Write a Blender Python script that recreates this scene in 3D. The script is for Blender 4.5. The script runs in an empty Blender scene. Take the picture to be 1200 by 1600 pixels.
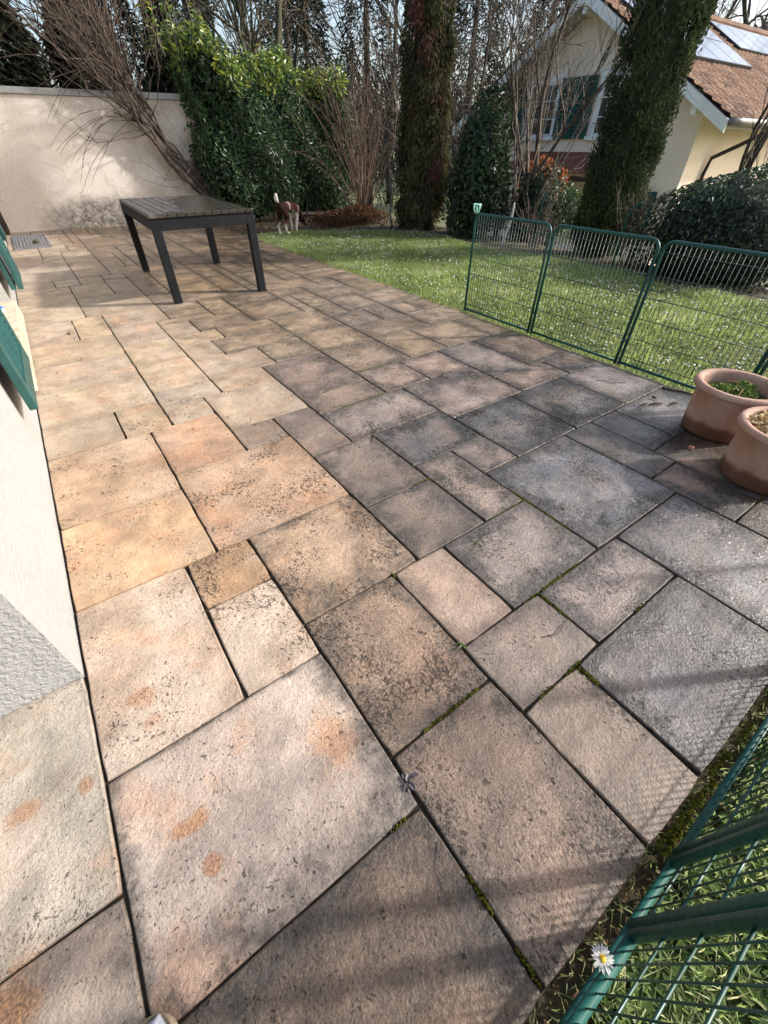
import bpy, bmesh, math, random
import numpy as np
from mathutils import Matrix, Vector
R = math.radians
random.seed(7)
rng = np.random.default_rng(7)
scene = bpy.context.scene
COL = scene.collection

# ------------------------------------------------------------------ camera, sky, sun, exposure
H = 1.2077
cam_d = bpy.data.cameras.new("camera")
cam = bpy.data.objects.new("camera", cam_d); COL.objects.link(cam)
PITCH, ROLL, YAW = 0.729005, -0.003387, 0.623404
fw0 = Vector((math.sin(YAW), math.cos(YAW), 0)); rt0 = Vector((math.cos(YAW), -math.sin(YAW), 0)); up0 = Vector((0, 0, 1))
fwd = math.cos(PITCH) * fw0 - math.sin(PITCH) * up0
dn0 = -(math.cos(PITCH) * up0 + math.sin(PITCH) * fw0)
c_, s_ = math.cos(ROLL), math.sin(ROLL)
rt = c_ * rt0 + s_ * dn0
dn = -s_ * rt0 + c_ * dn0
M = Matrix.Identity(4)
for k in range(3):
    M[k][0] = rt[k]; M[k][1] = -dn[k]; M[k][2] = -fwd[k]
M[2][3] = H
cam.matrix_world = M
cam_d.sensor_fit = 'VERTICAL'; cam_d.sensor_height = 24.0
cam_d.lens = 642.736 / 1600 * 24.0
cam_d.clip_start = 0.02; cam_d.clip_end = 2000
scene.camera = cam

SUN_AZ = R(118.5)      # clockwise from +Y
SUN_EL = R(29.5)
world = bpy.data.worlds.new("World"); scene.world = world; world.use_nodes = True
wt = world.node_tree; wt.nodes.clear()
wo = wt.nodes.new('ShaderNodeOutputWorld'); wb = wt.nodes.new('ShaderNodeBackground'); ws = wt.nodes.new('ShaderNodeTexSky')
ws.sky_type = 'NISHITA'; ws.sun_disc = False; ws.sun_elevation = SUN_EL; ws.sun_rotation = SUN_AZ
ws.air_density = 1.0; ws.dust_density = 3.5; ws.ozone_density = 1.0
wb.inputs['Strength'].default_value = 0.15
wt.links.new(ws.outputs[0], wb.inputs[0]); wt.links.new(wb.outputs[0], wo.inputs[0])
sun_d = bpy.data.lights.new("sun", 'SUN'); sun = bpy.data.objects.new("sun", sun_d); COL.objects.link(sun)
sun_d.energy = 2.9; sun_d.angle = R(2.3); sun_d.color = (1.0, 0.965, 0.915)
to_sun = Vector((math.sin(SUN_AZ) * math.cos(SUN_EL), math.cos(SUN_AZ) * math.cos(SUN_EL), math.sin(SUN_EL)))
sun.rotation_euler = to_sun.to_track_quat('Z', 'Y').to_euler()
sun.location = (20, -10, 15)
scene.view_settings.view_transform = 'Standard'; scene.view_settings.look = 'None'
scene.view_settings.exposure = 1.04; scene.view_settings.gamma = 1.0
scene.view_settings.use_curve_mapping = False
scene.cycles.max_bounces = 6; scene.cycles.transparent_max_bounces = 8
scene.cycles.use_denoising = True

# ------------------------------------------------------------------ helpers
def lx(i): return i * 0.12488 - 0.0127
def ly(j): return j * 0.12488 + 0.169
def srgb(r, g, b, k=1.0):
    def l(v):
        v /= 255.0
        return v / 12.92 if v <= 0.04045 else ((v + 0.055) / 1.055) ** 2.4
    return (l(r) * k, l(g) * k, l(b) * k, 1)

TG = 0.70   # gain between picture values and slab albedo
WOFF = {}
def tag(o, label=None, cat=None, group=None, kind=None):
    if label: o['label'] = label
    if cat: o['category'] = cat
    if group: o['group'] = group
    if kind: o['kind'] = kind
    return o
def thing(name, loc, label, cat, group=None):
    o = bpy.data.objects.new(name, None); COL.objects.link(o)
    o.empty_display_size = 0.1; o.location = loc
    WOFF[o.name] = Vector(loc)
    return tag(o, label, cat, group)

class MB:
    """collects verts / faces (world coordinates) and links them as one mesh object"""
    def __init__(s): s.v = []; s.f = []; s.r = []; s.n = 0
    def add(s, V, F, rnd=0.0):
        V = np.asarray(V, float).reshape(-1, 3)
        b = s.n
        s.v.append(V); s.n += len(V)
        for q in F: s.f.append([b + int(i) for i in q])
        if np.isscalar(rnd): s.r += [rnd] * len(F)
        else: s.r += list(rnd)
        return s
    def box(s, x0, y0, z0, x1, y1, z1, rnd=0.0):
        V = [(x0,y0,z0),(x1,y0,z0),(x1,y1,z0),(x0,y1,z0),(x0,y0,z1),(x1,y0,z1),(x1,y1,z1),(x0,y1,z1)]
        return s.add(V, [(0,3,2,1),(4,5,6,7),(0,1,5,4),(1,2,6,5),(2,3,7,6),(3,0,4,7)], rnd)
    def obox(s, c, ax, ay, az, rnd=0.0):
        """box with half-axis vectors"""
        c, ax, ay, az = map(lambda q: np.array(q, float), (c, ax, ay, az))
        V = [c-ax-ay-az, c+ax-ay-az, c+ax+ay-az, c-ax+ay-az, c-ax-ay+az, c+ax-ay+az, c+ax+ay+az, c-ax+ay+az]
        return s.add(V, [(0,3,2,1),(4,5,6,7),(0,1,5,4),(1,2,6,5),(2,3,7,6),(3,0,4,7)], rnd)
    def tube(s, P, rad, n=6, rnd=0.0, cap=True):
        P = np.asarray(P, float); k = len(P)
        rad = np.broadcast_to(np.asarray(rad, float), (k,))
        T = np.gradient(P, axis=0); T /= (np.linalg.norm(T, axis=1, keepdims=True) + 1e-9)
        a = np.array([0, 0, 1.0]) if abs(T[0][2]) < 0.9 else np.array([1.0, 0, 0])
        U = np.cross(T[0], a); U /= np.linalg.norm(U)
        V = []; ang = np.arange(n) * 2 * np.pi / n
        for i in range(k):
            U = U - T[i] * (U @ T[i]); U /= (np.linalg.norm(U) + 1e-9); W = np.cross(T[i], U)
            V.append(P[i] + rad[i] * (np.cos(ang)[:, None] * U + np.sin(ang)[:, None] * W))
        F = []
        for i in range(k - 1):
            for j in range(n):
                F.append((i*n+j, i*n+(j+1) % n, (i+1)*n+(j+1) % n, (i+1)*n+j))
        if cap: F += [tuple(range(n))[::-1], tuple((k-1)*n + j for j in range(n))]
        return s.add(np.concatenate(V), F, rnd)
    def lathe(s, prof, c, n=48, rnd=0.0):
        prof = np.asarray(prof, float); k = len(prof); ang = np.arange(n) * 2 * np.pi / n
        V = np.concatenate([np.stack([c[0] + r*np.cos(ang), c[1] + r*np.sin(ang), np.full(n, c[2] + z)], 1) for r, z in prof])
        F = [(i*n+j, i*n+(j+1) % n, (i+1)*n+(j+1) % n, (i+1)*n+j) for i in range(k-1) for j in range(n)]
        return s.add(V, F, rnd)
    def leaves(s, P, D, Nn, L, Wd, fold=0.25, bend=0.15, rnd=None):
        """pointed leaves: P base, D direction, Nn face normal, L lengths, Wd widths"""
        m = len(P)
        D = D / np.linalg.norm(D, axis=1, keepdims=True)
        S = np.cross(D, Nn); S /= (np.linalg.norm(S, axis=1, keepdims=True) + 1e-9); Q = np.cross(S, D)
        L = np.broadcast_to(L, (m,))[:, None]; Wd = np.broadcast_to(Wd, (m,))[:, None] * 0.5
        b = P; t = P + D*L - Q*L*bend
        m1 = P + D*L*0.35; m2 = P + D*L*0.72 - Q*L*bend*0.4
        a1 = m1 + S*Wd + Q*Wd*fold; a2 = m2 + S*Wd*0.8 + Q*Wd*fold*0.8
        c1 = m1 - S*Wd + Q*Wd*fold; c2 = m2 - S*Wd*0.8 + Q*Wd*fold*0.8
        V = np.stack([b, a1, a2, t, c2, c1], 1).reshape(-1, 3)
        base = np.arange(m)[:, None] * 6
        F = np.concatenate([base + [0, 1, 2, 3], base + [0, 3, 4, 5]], 1).reshape(-1, 4)
        r = np.repeat(rng.random(m) if rnd is None else rnd, 2)
        return s.add(V, F.tolist(), r)
    def build(s, name, mat, parent=None, smooth=False, bevel=0, base=None, seg=2):
        me = bpy.data.meshes.new(name)
        V = np.concatenate(s.v)
        if parent is not None: off = np.array(WOFF[parent.name])
        elif base is not None: off = np.array(base, float)
        else: off = np.zeros(3)
        me.from_pydata((V - off).tolist(), [], s.f)
        at = me.attributes.new('rnd', 'FLOAT', 'FACE'); at.data.foreach_set('value', np.array(s.r, np.float32))
        if smooth: me.polygons.foreach_set('use_smooth', np.ones(len(s.f), bool))
        mats = mat if isinstance(mat, (list, tuple)) else [mat]
        for m in mats: me.materials.append(m)
        me.update()
        o = bpy.data.objects.new(name, me); COL.objects.link(o)
        if parent is not None: o.parent = parent
        elif base is not None: o.location = base
        WOFF[o.name] = Vector(off)
        if bevel:
            b = o.modifiers.new('bevel', 'BEVEL'); b.width = bevel; b.segments = seg; b.limit_method = 'ANGLE'; b.angle_limit = R(40)
        return o

class NT:
    """node builder"""
    def __init__(s, name):
        s.m = bpy.data.materials.new(name); s.m.use_nodes = True; s.t = s.m.node_tree
        s.b = s.t.nodes['Principled BSDF']; s.co = None
    def nd(s, ty, **kw):
        n = s.t.nodes.new(ty)
        for k, v in kw.items(): setattr(n, k, v)
        return n
    def ln(s, a, b):
        if hasattr(a, 'bl_idname') or isinstance(a, bpy.types.NodeSocket): s.t.links.new(a, b)
        else:
            if isinstance(a, tuple) and len(a) == 3 and b.type == 'RGBA': a = (*a, 1)
            b.default_value = a
    def coord(s):
        if s.co is None: s.co = s.nd('ShaderNodeTexCoord').outputs['Object']
        return s.co
    def geo(s): return s.nd('ShaderNodeNewGeometry').outputs['Position']
    def mapping(s, vec, scale=(1,1,1), rot=(0,0,0), loc=(0,0,0)):
        n = s.nd('ShaderNodeMapping'); s.ln(vec, n.inputs[0]); n.inputs['Scale'].default_value = scale
        n.inputs['Rotation'].default_value = rot; n.inputs['Location'].default_value = loc; return n.outputs[0]
    def noise(s, scale, detail=4, rough=0.55, vec=None, dist=0.0, color=False):
        n = s.nd('ShaderNodeTexNoise'); s.ln(vec if vec is not None else s.coord(), n.inputs['Vector'])
        n.inputs['Scale'].default_value = scale; n.inputs['Detail'].default_value = detail
        n.inputs['Roughness'].default_value = rough; n.inputs['Distortion'].default_value = dist
        return n.outputs['Color' if color else 'Fac']
    def vor(s, scale, vec=None, feature='F1', rnd=1.0):
        n = s.nd('ShaderNodeTexVoronoi', feature=feature); s.ln(vec if vec is not None else s.coord(), n.inputs['Vector'])
        n.inputs['Scale'].default_value = scale; n.inputs['Randomness'].default_value = rnd
        return n.outputs['Distance']
    def mr(s, v, a, b, c=0.0, d=1.0, smooth=True):
        n = s.nd('ShaderNodeMapRange'); n.interpolation_type = 'SMOOTHSTEP' if smooth else 'LINEAR'
        s.ln(v, n.inputs[0])
        for k, q in zip((1, 2, 3, 4), (a, b, c, d)): s.ln(q, n.inputs[k])
        return n.outputs[0]
    def ma(s, op, a, b=0.0, c=None):
        n = s.nd('ShaderNodeMath', operation=op); s.ln(a, n.inputs[0]); s.ln(b, n.inputs[1])
        if c is not None: s.ln(c, n.inputs[2])
        return n.outputs[0]
    def mix(s, f, a, b, mode='MIX'):
        n = s.nd('ShaderNodeMix', data_type='RGBA', blend_type=mode)
        s.ln(f, n.inputs[0]); s.ln(a, n.inputs[6]); s.ln(b, n.inputs[7]); return n.outputs[2]
    def scalec(s, c, v):   # colour * value
        n = s.nd('ShaderNodeVectorMath', operation='SCALE'); s.ln(c, n.inputs[0]); s.ln(v, n.inputs[3]); return n.outputs[0]
    def attr(s, name, out='Fac'): return s.nd('ShaderNodeAttribute', attribute_name=name).outputs[out]
    def sep(s, v):
        n = s.nd('ShaderNodeSeparateXYZ'); s.ln(v, n.inputs[0]); return n.outputs
    def bump(s, h, strength=0.5, dist=0.01, normal=None):
        n = s.nd('ShaderNodeBump'); n.inputs['Strength'].default_value = strength; n.inputs['Distance'].default_value = dist
        s.ln(h, n.inputs['Height'])
        if normal is not None: s.ln(normal, n.inputs['Normal'])
        return n.outputs[0]
    def out(s, col=None, rough=None, normal=None, spec=None, metal=None, **kw):
        if col is not None: s.ln(col, s.b.inputs['Base Color'])
        if rough is not None: s.ln(rough, s.b.inputs['Roughness'])
        if normal is not None: s.ln(normal, s.b.inputs['Normal'])
        if spec is not None: s.ln(spec, s.b.inputs['Specular IOR Level'])
        if metal is not None: s.ln(metal, s.b.inputs['Metallic'])
        return s.m

def simple(name, c1, c2, scale=8, rough=0.7, bump=0.3, bdist=0.004, bscale=None, spec=0.4, metal=0.0, detail=5):
    g = NT(name); n = g.noise(scale, detail)
    col = g.mix(g.mr(n, 0.3, 0.7), c1, c2)
    h = g.noise(bscale or scale*4, 4)
    nn = g.bump(h, bump, bdist)
    rr = g.mr(g.noise(scale*2.3, 3), 0.2, 0.8, max(0.05, rough-0.12), min(1, rough+0.12))
    return g.out(col, rr, nn, spec, metal)

def leafmat(name, ramp, rough=0.4, spec=0.5, trans=0.25):
    """ramp: list of (pos, rgb) on the per-leaf random value"""
    g = NT(name)
    r = g.attr('rnd')
    cr = g.nd('ShaderNodeValToRGB'); e = cr.color_ramp.elements
    while len(e) < len(ramp): e.new(0.5)
    for k, (p, c) in enumerate(ramp): e[k].position = p; e[k].color = (*c, 1)
    g.ln(r, cr.inputs[0])
    col = g.mix(g.mr(g.noise(6, 3), 0.3, 0.7, 0.0, 0.45), cr.outputs[0], g.scalec(cr.outputs[0], 0.55))
    g.out(col, rough, None, spec)
    if trans:
        tb = g.nd('ShaderNodeBsdfTranslucent'); g.ln(g.scalec(col, 1.3), tb.inputs[0])
        mx = g.nd('ShaderNodeMixShader'); mx.inputs[0].default_value = trans
        o = g.t.nodes['Material Output']
        g.ln(g.b.outputs[0], mx.inputs[1]); g.ln(tb.outputs[0], mx.inputs[2]); g.ln(mx.outputs[0], o.inputs[0])
    return g.m

# ------------------------------------------------------------------ materials
def stone_material():
    g = NT("cast_stone"); P = g.geo()
    tint = g.attr('tint', 'Color'); prop = g.sep(g.attr('prop', 'Vector'))   # algae, orange, bleach
    wet = g.attr('wet'); pitd = g.attr('pitd'); seed = g.attr('seedv', 'Vector')
    q = g.nd('ShaderNodeVectorMath', operation='ADD'); g.ln(P, q.inputs[0]); g.ln(seed, q.inputs[1]); S = q.outputs[0]   # per-slab shifted coords
    big = g.noise(2.6, 5, 0.6, S); mid = g.noise(9, 6, 0.62, S); fine = g.noise(170, 3, 0.7, P); grain = g.noise(520, 2, 0.6, P)
    col = g.mix(g.ma('MULTIPLY', g.mr(g.noise(5.5, 6, 0.62, g.mapping(S, loc=(5, 2, 0))), 0.38, 0.68), 0.38), tint, srgb(176, 150, 128, TG))
    zx, zy, zz = g.sep(P); e2z = g.sep(g.attr('e2', 'Vector'))[2]
    zb = g.mr(zy, 4.5, 10.5, .90, .10, False)
    zm = g.ma('SUBTRACT', zx, g.ma('ADD', zb, g.ma('MULTIPLY', g.ma('SUBTRACT', g.noise(2.2, 5, .62, P), .5), 1.1)))
    zm = g.ma('MULTIPLY', g.mr(zm, -.22, .30), e2z)
    damp = g.mix(g.mr(zy, 4.4, 6.6), (.83, .795, .765), (.63, .57, .515))
    wetm = g.nd('ShaderNodeMix', data_type='RGBA', blend_type='MULTIPLY'); g.ln(zm, wetm.inputs[0]); g.ln(col, wetm.inputs[6]); g.ln(damp, wetm.inputs[7]); col = wetm.outputs[2]
    sp = g.mr(pitd, 1.2, 1.35); spn = g.noise(120, 3, .7, P)
    spk = g.nd('ShaderNodeMix', data_type='FLOAT'); g.ln(sp, spk.inputs[0]); spk.inputs[2].default_value = 1.0; g.ln(g.mr(spn, .38, .62, .45, 1.55), spk.inputs[3]); col = g.scalec(col, spk.outputs[0])
    col = g.scalec(col, g.mr(big, 0.25, 0.75, 0.74, 1.22))
    col = g.scalec(col, g.mr(mid, 0.25, 0.75, 0.76, 1.20))
    # rusty orange patches
    om = g.ma('MULTIPLY', g.mr(g.noise(4.3, 5, 0.6, S, 0.6), 0.50, 0.66), prop[1])
    om = g.ma('MULTIPLY', om, .6)
    col = g.mix(om, col, g.mix(g.mr(mid, 0.3, 0.7), srgb(186, 126, 88), srgb(210, 162, 122)))
    # bleached patches
    bm = g.ma('MULTIPLY', g.mr(g.noise(3.1, 4, 0.55, g.mapping(S, loc=(9, 4, 0)), 0.4), 0.47, 0.62), prop[2])
    col = g.mix(bm, col, srgb(202, 186, 170))
    # individual rust and pale stains left on certain slabs (centre, radii, colour)
    wobx = g.noise(22, 5, 0.65, P); 
    def stain(x, y, rx, ry, c1, c2, strength, soft=.45, wobk=1.5):
        nonlocal col
        px, py, pz = g.sep(P)
        ux = g.ma('DIVIDE', g.ma('SUBTRACT', px, x), rx); uy = g.ma('DIVIDE', g.ma('SUBTRACT', py, y), ry)
        rr = g.ma('ADD', g.ma('SQRT', g.ma('ADD', g.ma('MULTIPLY', ux, ux), g.ma('MULTIPLY', uy, uy))), g.ma('MULTIPLY', g.ma('SUBTRACT', wobx, .5), wobk))
        m = g.ma('MULTIPLY', g.mr(rr, 1.0, 1.0-soft), strength)
        col = g.mix(m, col, g.mix(g.mr(fine, .3, .7), c1, c2))
    ru1, ru2 = srgb(158, 108, 72, .8), srgb(190, 146, 108, .8)
    stain(-.239, .457, .052, .026, ru1, ru2, .8); stain(-.216, .355, .026, .026, ru1, ru2, .75, .3, .8); stain(-.262, .85, .05, .05, ru1, ru2, .6, .7); stain(-.25, .76, .03, .03, ru1, ru2, .5, .6)
    stain(-.56, .715, .05, .035, ru1, ru2, .6, .6); stain(-.425, .694, .022, .03, ru1, ru2, .7, .6); stain(-.60, .37, .10, .07, srgb(96, 66, 40), srgb(176, 126, 78), .75, .7)
    stain(.14, .42, .085, .13, srgb(190, 138, 98, .85), srgb(208, 160, 122, .85), .7, .8); stain(.10, 2.10, .10, .16, ru1, ru2, .35, .9)
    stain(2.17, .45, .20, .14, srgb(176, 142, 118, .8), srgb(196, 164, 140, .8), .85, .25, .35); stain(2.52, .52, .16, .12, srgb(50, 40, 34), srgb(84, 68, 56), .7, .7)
    stain(.80, 2.9, .22, .10, ru1, ru2, .25, .9)
    # algae film: along the slab edges and in clouds
    e1 = g.sep(g.attr('e1', 'Vector')); e2 = g.sep(g.attr('e2', 'Vector'))
    d = g.ma('MINIMUM', g.ma('MINIMUM', e1[0], e1[1]), g.ma('MINIMUM', e2[0], e2[1]))
    wob = g.ma('MULTIPLY', g.ma('SUBTRACT', g.noise(7, 5, 0.65, S), 0.42), 0.30)
    em = g.mr(g.ma('ADD', d, wob), 0.135, 0.025)
    am_n = g.mr(g.noise(34, 4, .7, P), .3, .68, .55, 1.25)
    cloud = g.mr(g.noise(3.4, 6, 0.65, g.mapping(S, loc=(3, 7, 1))), 0.42, 0.70)
    am = g.ma('MULTIPLY', g.ma('MAXIMUM', em, g.ma('MULTIPLY', cloud, e1[2])), prop[0])
    dark = g.mix(g.mr(g.noise(30, 4, 0.6, P), 0.3, 0.7), (.026, .025, .022), (.060, .054, .047))
    col = g.mix(g.ma('MINIMUM', g.ma('MULTIPLY', g.ma('MULTIPLY', am, am_n), 1.05), .80), col, dark)
    # narrow pale / dark rim right at the arris
    rim = g.mr(d, 0.012, 0.002)
    col = g.mix(g.ma('MULTIPLY', rim, 0.2), col, srgb(70, 58, 48))
    # speckle
    gk = g.attr('gr')      # weathered slabs are grainier than the sheltered ones
    def grainmul(v, a, b, amp): return g.ma('ADD', 1.0, g.ma('MULTIPLY', g.ma('SUBTRACT', g.mr(v, a, b), .5), g.ma('MULTIPLY', gk, amp)))
    col = g.scalec(col, grainmul(fine, .3, .7, .80)); col = g.scalec(col, grainmul(grain, .25, .75, .5)); col = g.scalec(col, grainmul(g.noise(70, 4, .65, S), .3, .7, .36))
    # worm-like pits, clustered
    pv = g.mapping(S, scale=(1.0, 0.78, 1.0), rot=(0, 0, R(25)))
    pn = g.noise(62, 4, 0.6, pv, 0.5)
    pn2 = g.noise(135, 3, 0.6, pv, 0.4)
    cl = g.mr(g.noise(5.0, 3, 0.5, g.mapping(S, loc=(1, 2, 3))), 0.30, 0.72)
    thr = g.ma('SUBTRACT', 0.685, g.ma('MULTIPLY', g.ma('MULTIPLY', cl, pitd), 0.14))
    pit = g.mr(pn, thr, g.ma('ADD', thr, 0.05))
    thr2 = g.ma('SUBTRACT', 0.672, g.ma('MULTIPLY', g.ma('MULTIPLY', cl, pitd), 0.13))
    pit2 = g.mr(pn2, thr2, g.ma('ADD', thr2, 0.05))
    pits = g.ma('MAXIMUM', pit, g.ma('MULTIPLY', pit2, 0.8))
    col = g.mix(g.ma('MULTIPLY', pits, 0.85), col, g.scalec(col, .20))
    # wet film
    wm = g.ma('MULTIPLY', g.mr(g.noise(4.5, 5, 0.6, P), 0.36, 0.62), wet)
    col = g.scalec(col, g.mr(wm, 0, 1, 1.0, 0.82, False))
    rough = g.mr(g.ma('MAXIMUM', wm, g.ma('MULTIPLY', zm, .75)), 0, 1, 0.52, 0.13, False)
    rough = g.ma('ADD', rough, g.ma('MULTIPLY', g.ma('SUBTRACT', fine, 0.5), 0.25))
    riv = g.noise(14, 7, 0.68, S, 0.5); riv2 = g.noise(60, 4, 0.65, S, 0.3)
    h = g.ma('ADD', g.ma('MULTIPLY', riv, 0.8), g.ma('MULTIPLY', riv2, 0.40))
    h = g.ma('SUBTRACT', h, g.ma('MULTIPLY', pits, 0.9))
    h = g.ma('ADD', h, g.ma('MULTIPLY', fine, 0.26))
    nn = g.bump(h, 0.85, 0.0095)
    return g.out(col, rough, nn, 0.5)

def stucco(name, c1, c2, bs=55, bstr=0.8, bd=0.006, stain=None):
    g = NT(name); P = g.geo()
    col = g.mix(g.mr(g.noise(1.7, 5, 0.6, P), 0.3, 0.7), c1, c2)
    col = g.scalec(col, g.mr(g.noise(40, 4, 0.6, P), 0.2, 0.8, 0.93, 1.06))
    if stain: col = stain(g, P, col)
    h = g.ma('ADD', g.mr(g.noise(bs, 3, 0.5, P, 0.35), 0.35, 0.7), g.ma('MULTIPLY', g.noise(bs*4, 3, 0.6, P), 0.25))
    return g.out(col, 0.9, g.bump(h, bstr, bd), 0.25)

def garden_stain(g, P, col):
    x, y, z = g.sep(P)
    n = g.noise(5, 6, 0.65, P); n2 = g.noise(16, 5, 0.7, P, 0.8)
    # mould bloom low on the wall left of the table
    dx = g.ma('DIVIDE', g.ma('SUBTRACT', x, 1.35), 1.15); dz = g.ma('DIVIDE', g.ma('SUBTRACT', z, 0.10), 0.42)
    rr = g.ma('ADD', g.ma('MULTIPLY', dx, dx), g.ma('MULTIPLY', dz, dz))
    m = g.mr(g.ma('ADD', rr, g.ma('MULTIPLY', g.ma('SUBTRACT', n, 0.5), 1.6)), 1.25, 0.1)
    col = g.mix(g.ma('MULTIPLY', m, g.mr(n2, 0.3, 0.65, 0.45, 0.95)), col, srgb(70, 66, 60))
    # greenish grime spreading right, under the climber
    m2 = g.ma('MULTIPLY', g.mr(x, 1.0, 3.2), g.mr(g.noise(2.2, 6, 0.7, P), 0.35, 0.65))
    col = g.mix(g.ma('MULTIPLY', m2, 0.55), col, srgb(128, 116, 92))
    # thin traces left by old roots
    v = g.vor(3.2, g.mapping(P, scale=(1, 1, 0.8)), 'DISTANCE_TO_EDGE')
    vn = g.ma('ADD', v, g.ma('MULTIPLY', g.ma('SUBTRACT', n2, 0.5), 0.22))
    col = g.mix(g.ma('MULTIPLY', g.ma('MULTIPLY', g.mr(vn, 0.016, 0.0), g.mr(n, .45, .6)), 0.25), col, srgb(120, 104, 88))
    return col

M_stone = stone_material()
def ground_mat():
    g = NT("ground_earth_and_grass"); P = g.geo(); x, y, z = g.sep(P)
    n = g.noise(5, 6, .65, P)
    soil = g.mix(g.mr(n, .3, .7), (0.05, 0.042, 0.026), (0.10, 0.085, 0.055))
    turf = g.mix(g.mr(n, .3, .7), (0.12, 0.13, 0.06), (0.20, 0.21, 0.11))  # turf lightened to bounce light onto the gabled house
    m = g.mr(g.ma('ADD', x, g.ma('MULTIPLY', g.ma('SUBTRACT', g.noise(1.1, 4, .6, P), .5), 1.6)), 7.6, 8.6)
    return g.out(g.mix(m, soil, turf), .95, g.bump(g.noise(40, 5, .7, P), .8, .02), .2)
M_ground = ground_mat()
M_soil = simple("soil", (0.05, 0.042, 0.026, 1), (0.10, 0.085, 0.055, 1), 14, 0.95, 0.8, 0.02, 60, 0.2)
M_joint = simple("joint_soil", (0.018, 0.014, 0.010, 1), (0.045, 0.035, 0.026, 1), 30, 0.95, 0.6, 0.004, 120, 0.2)
M_white = stucco("white_stucco", (0.305, 0.303, 0.296, 1), (0.34, 0.338, 0.33, 1), 80, 0.5, 0.005)
M_wall = stucco("cream_stucco", srgb(218, 206, 194), srgb(232, 222, 212), 60, 0.6, 0.006, garden_stain)
M_house = stucco("ochre_stucco", srgb(230, 211, 190), srgb(238, 221, 202), 30, 0.4, 0.006)
M_coping = simple("grey_coping", srgb(150, 150, 150), srgb(176, 175, 172), 6, 0.6, 0.3, 0.003, 60)
M_green = simple("green_paint", (0.006, 0.055, 0.048, 1), (0.011, 0.078, 0.068, 1), 30, 0.45, 0.15, 0.001, 200, 0.35)
M_wire = simple("green_coated_wire", (0.006, 0.040, 0.035, 1), (0.012, 0.065, 0.056, 1), 30, 0.35, 0.1, 0.0005, 300, 0.5)
M_mint = simple("mint_plastic", (0.30, 0.62, 0.52, 1), (0.36, 0.68, 0.58, 1), 20, 0.4, 0.05, 0.001)
M_shut = simple("shutter_green", (0.008, 0.052, 0.049, 1), (0.014, 0.075, 0.069, 1), 9, 0.5, 0.25, 0.002, 60, 0.5)
M_iron = simple("black_iron", (0.012, 0.011, 0.011, 1), (0.03, 0.027, 0.025, 1), 20, 0.5, 0.2, 0.001, 100)
M_metal = simple("dark_table_metal", (0.009, 0.010, 0.012, 1), (0.014, 0.015, 0.018, 1), 20, 0.65, 0.1, 0.001, 200, 0.1)
M_sill = simple("cream_stone_sill", srgb(160, 150, 130), srgb(196, 186, 164), 7, 0.5, 1.0, 0.02, 22)
M_terra = None
M_whitep = simple("white_paint", (0.74, 0.74, 0.73, 1), (0.80, 0.80, 0.79, 1), 5, 0.45, 0.1, 0.001, 60)
M_grate = simple("galvanised_steel", (0.22, 0.23, 0.25, 1), (0.32, 0.33, 0.35, 1), 12, 0.45, 0.2, 0.001, 80, 0.5, 0.6)
M_darkwood = simple("dark_wood", (0.022, 0.012, 0.008, 1), (0.05, 0.026, 0.016, 1), 8, 0.7, 0.3, 0.003, 40)
M_bark = simple("bark", (0.045, 0.036, 0.028, 1), (0.105, 0.088, 0.070, 1), 10, 0.9, 0.7, 0.01, 40, 0.2)
M_greybark = simple("grey_twigs", (0.10, 0.085, 0.07, 1), (0.22, 0.19, 0.16, 1), 9, 0.85, 0.4, 0.004, 60, 0.25)
M_mossbark = simple("mossy_bark", (0.035, 0.038, 0.020, 1), (0.085, 0.080, 0.055, 1), 6, 0.9, 0.6, 0.01, 40, 0.2)
M_redtwig = simple("russet_twigs", (0.07, 0.042, 0.030, 1), (0.17, 0.115, 0.08, 1), 5, 0.7, 0.3, 0.002, 80, 0.3)
M_vine = simple("vine_wood", (0.055, 0.040, 0.032, 1), (0.15, 0.115, 0.090, 1), 6, 0.85, 0.6, 0.006, 50, 0.25)
M_glass = NT("window_glass").out((0.02, 0.025, 0.03), 0.08, None, 0.6)
M_laurel = leafmat("laurel_leaf", [(0.0, (0.014, 0.032, 0.013)), (0.45, (0.032, 0.074, 0.024)), (0.8, (0.07, 0.135, 0.036)), (0.93, (0.16, 0.24, 0.04)), (1.0, (0.42, 0.42, 0.06))], 0.36, 0.45, 0.2)
M_ivy = leafmat("ivy_leaf", [(0.0, (0.012, 0.022, 0.013)), (0.6, (0.028, 0.052, 0.026)), (1.0, (0.07, 0.115, 0.05))], 0.45, 0.35, 0.15)
M_cyp = leafmat("cypress_spray", [(0.0, (0.03, 0.042, 0.020)), (0.55, (0.075, 0.10, 0.042)), (0.9, (0.14, 0.165, 0.065)), (1.0, (0.19, 0.20, 0.09))], 0.75, 0.2, 0.2)
M_thuja = leafmat("thuja_spray", [(0.0, (0.045, 0.045, 0.022)), (0.5, (0.11, 0.108, 0.05)), (0.84, (0.19, 0.18, 0.08)), (0.88, (0.14, 0.058, 0.045)), (1.0, (0.16, 0.085, 0.062))], 0.8, 0.2, 0.2)
M_spruce = leafmat("dark_conifer", [(0.0, (0.012, 0.018, 0.012)), (0.6, (0.025, 0.034, 0.020)), (1.0, (0.05, 0.055, 0.03))], 0.8, 0.2, 0.1)
M_orange = leafmat("dry_orange_leaf", [(0.0, (0.20, 0.05, 0.018)), (0.5, (0.34, 0.10, 0.03)), (1.0, (0.45, 0.19, 0.07))], 0.7, 0.2, 0.3)
M_fern = leafmat("dead_fern", [(0.0, (0.05, 0.026, 0.014)), (1.0, (0.16, 0.085, 0.045))], 0.85, 0.1, 0.2)
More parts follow.
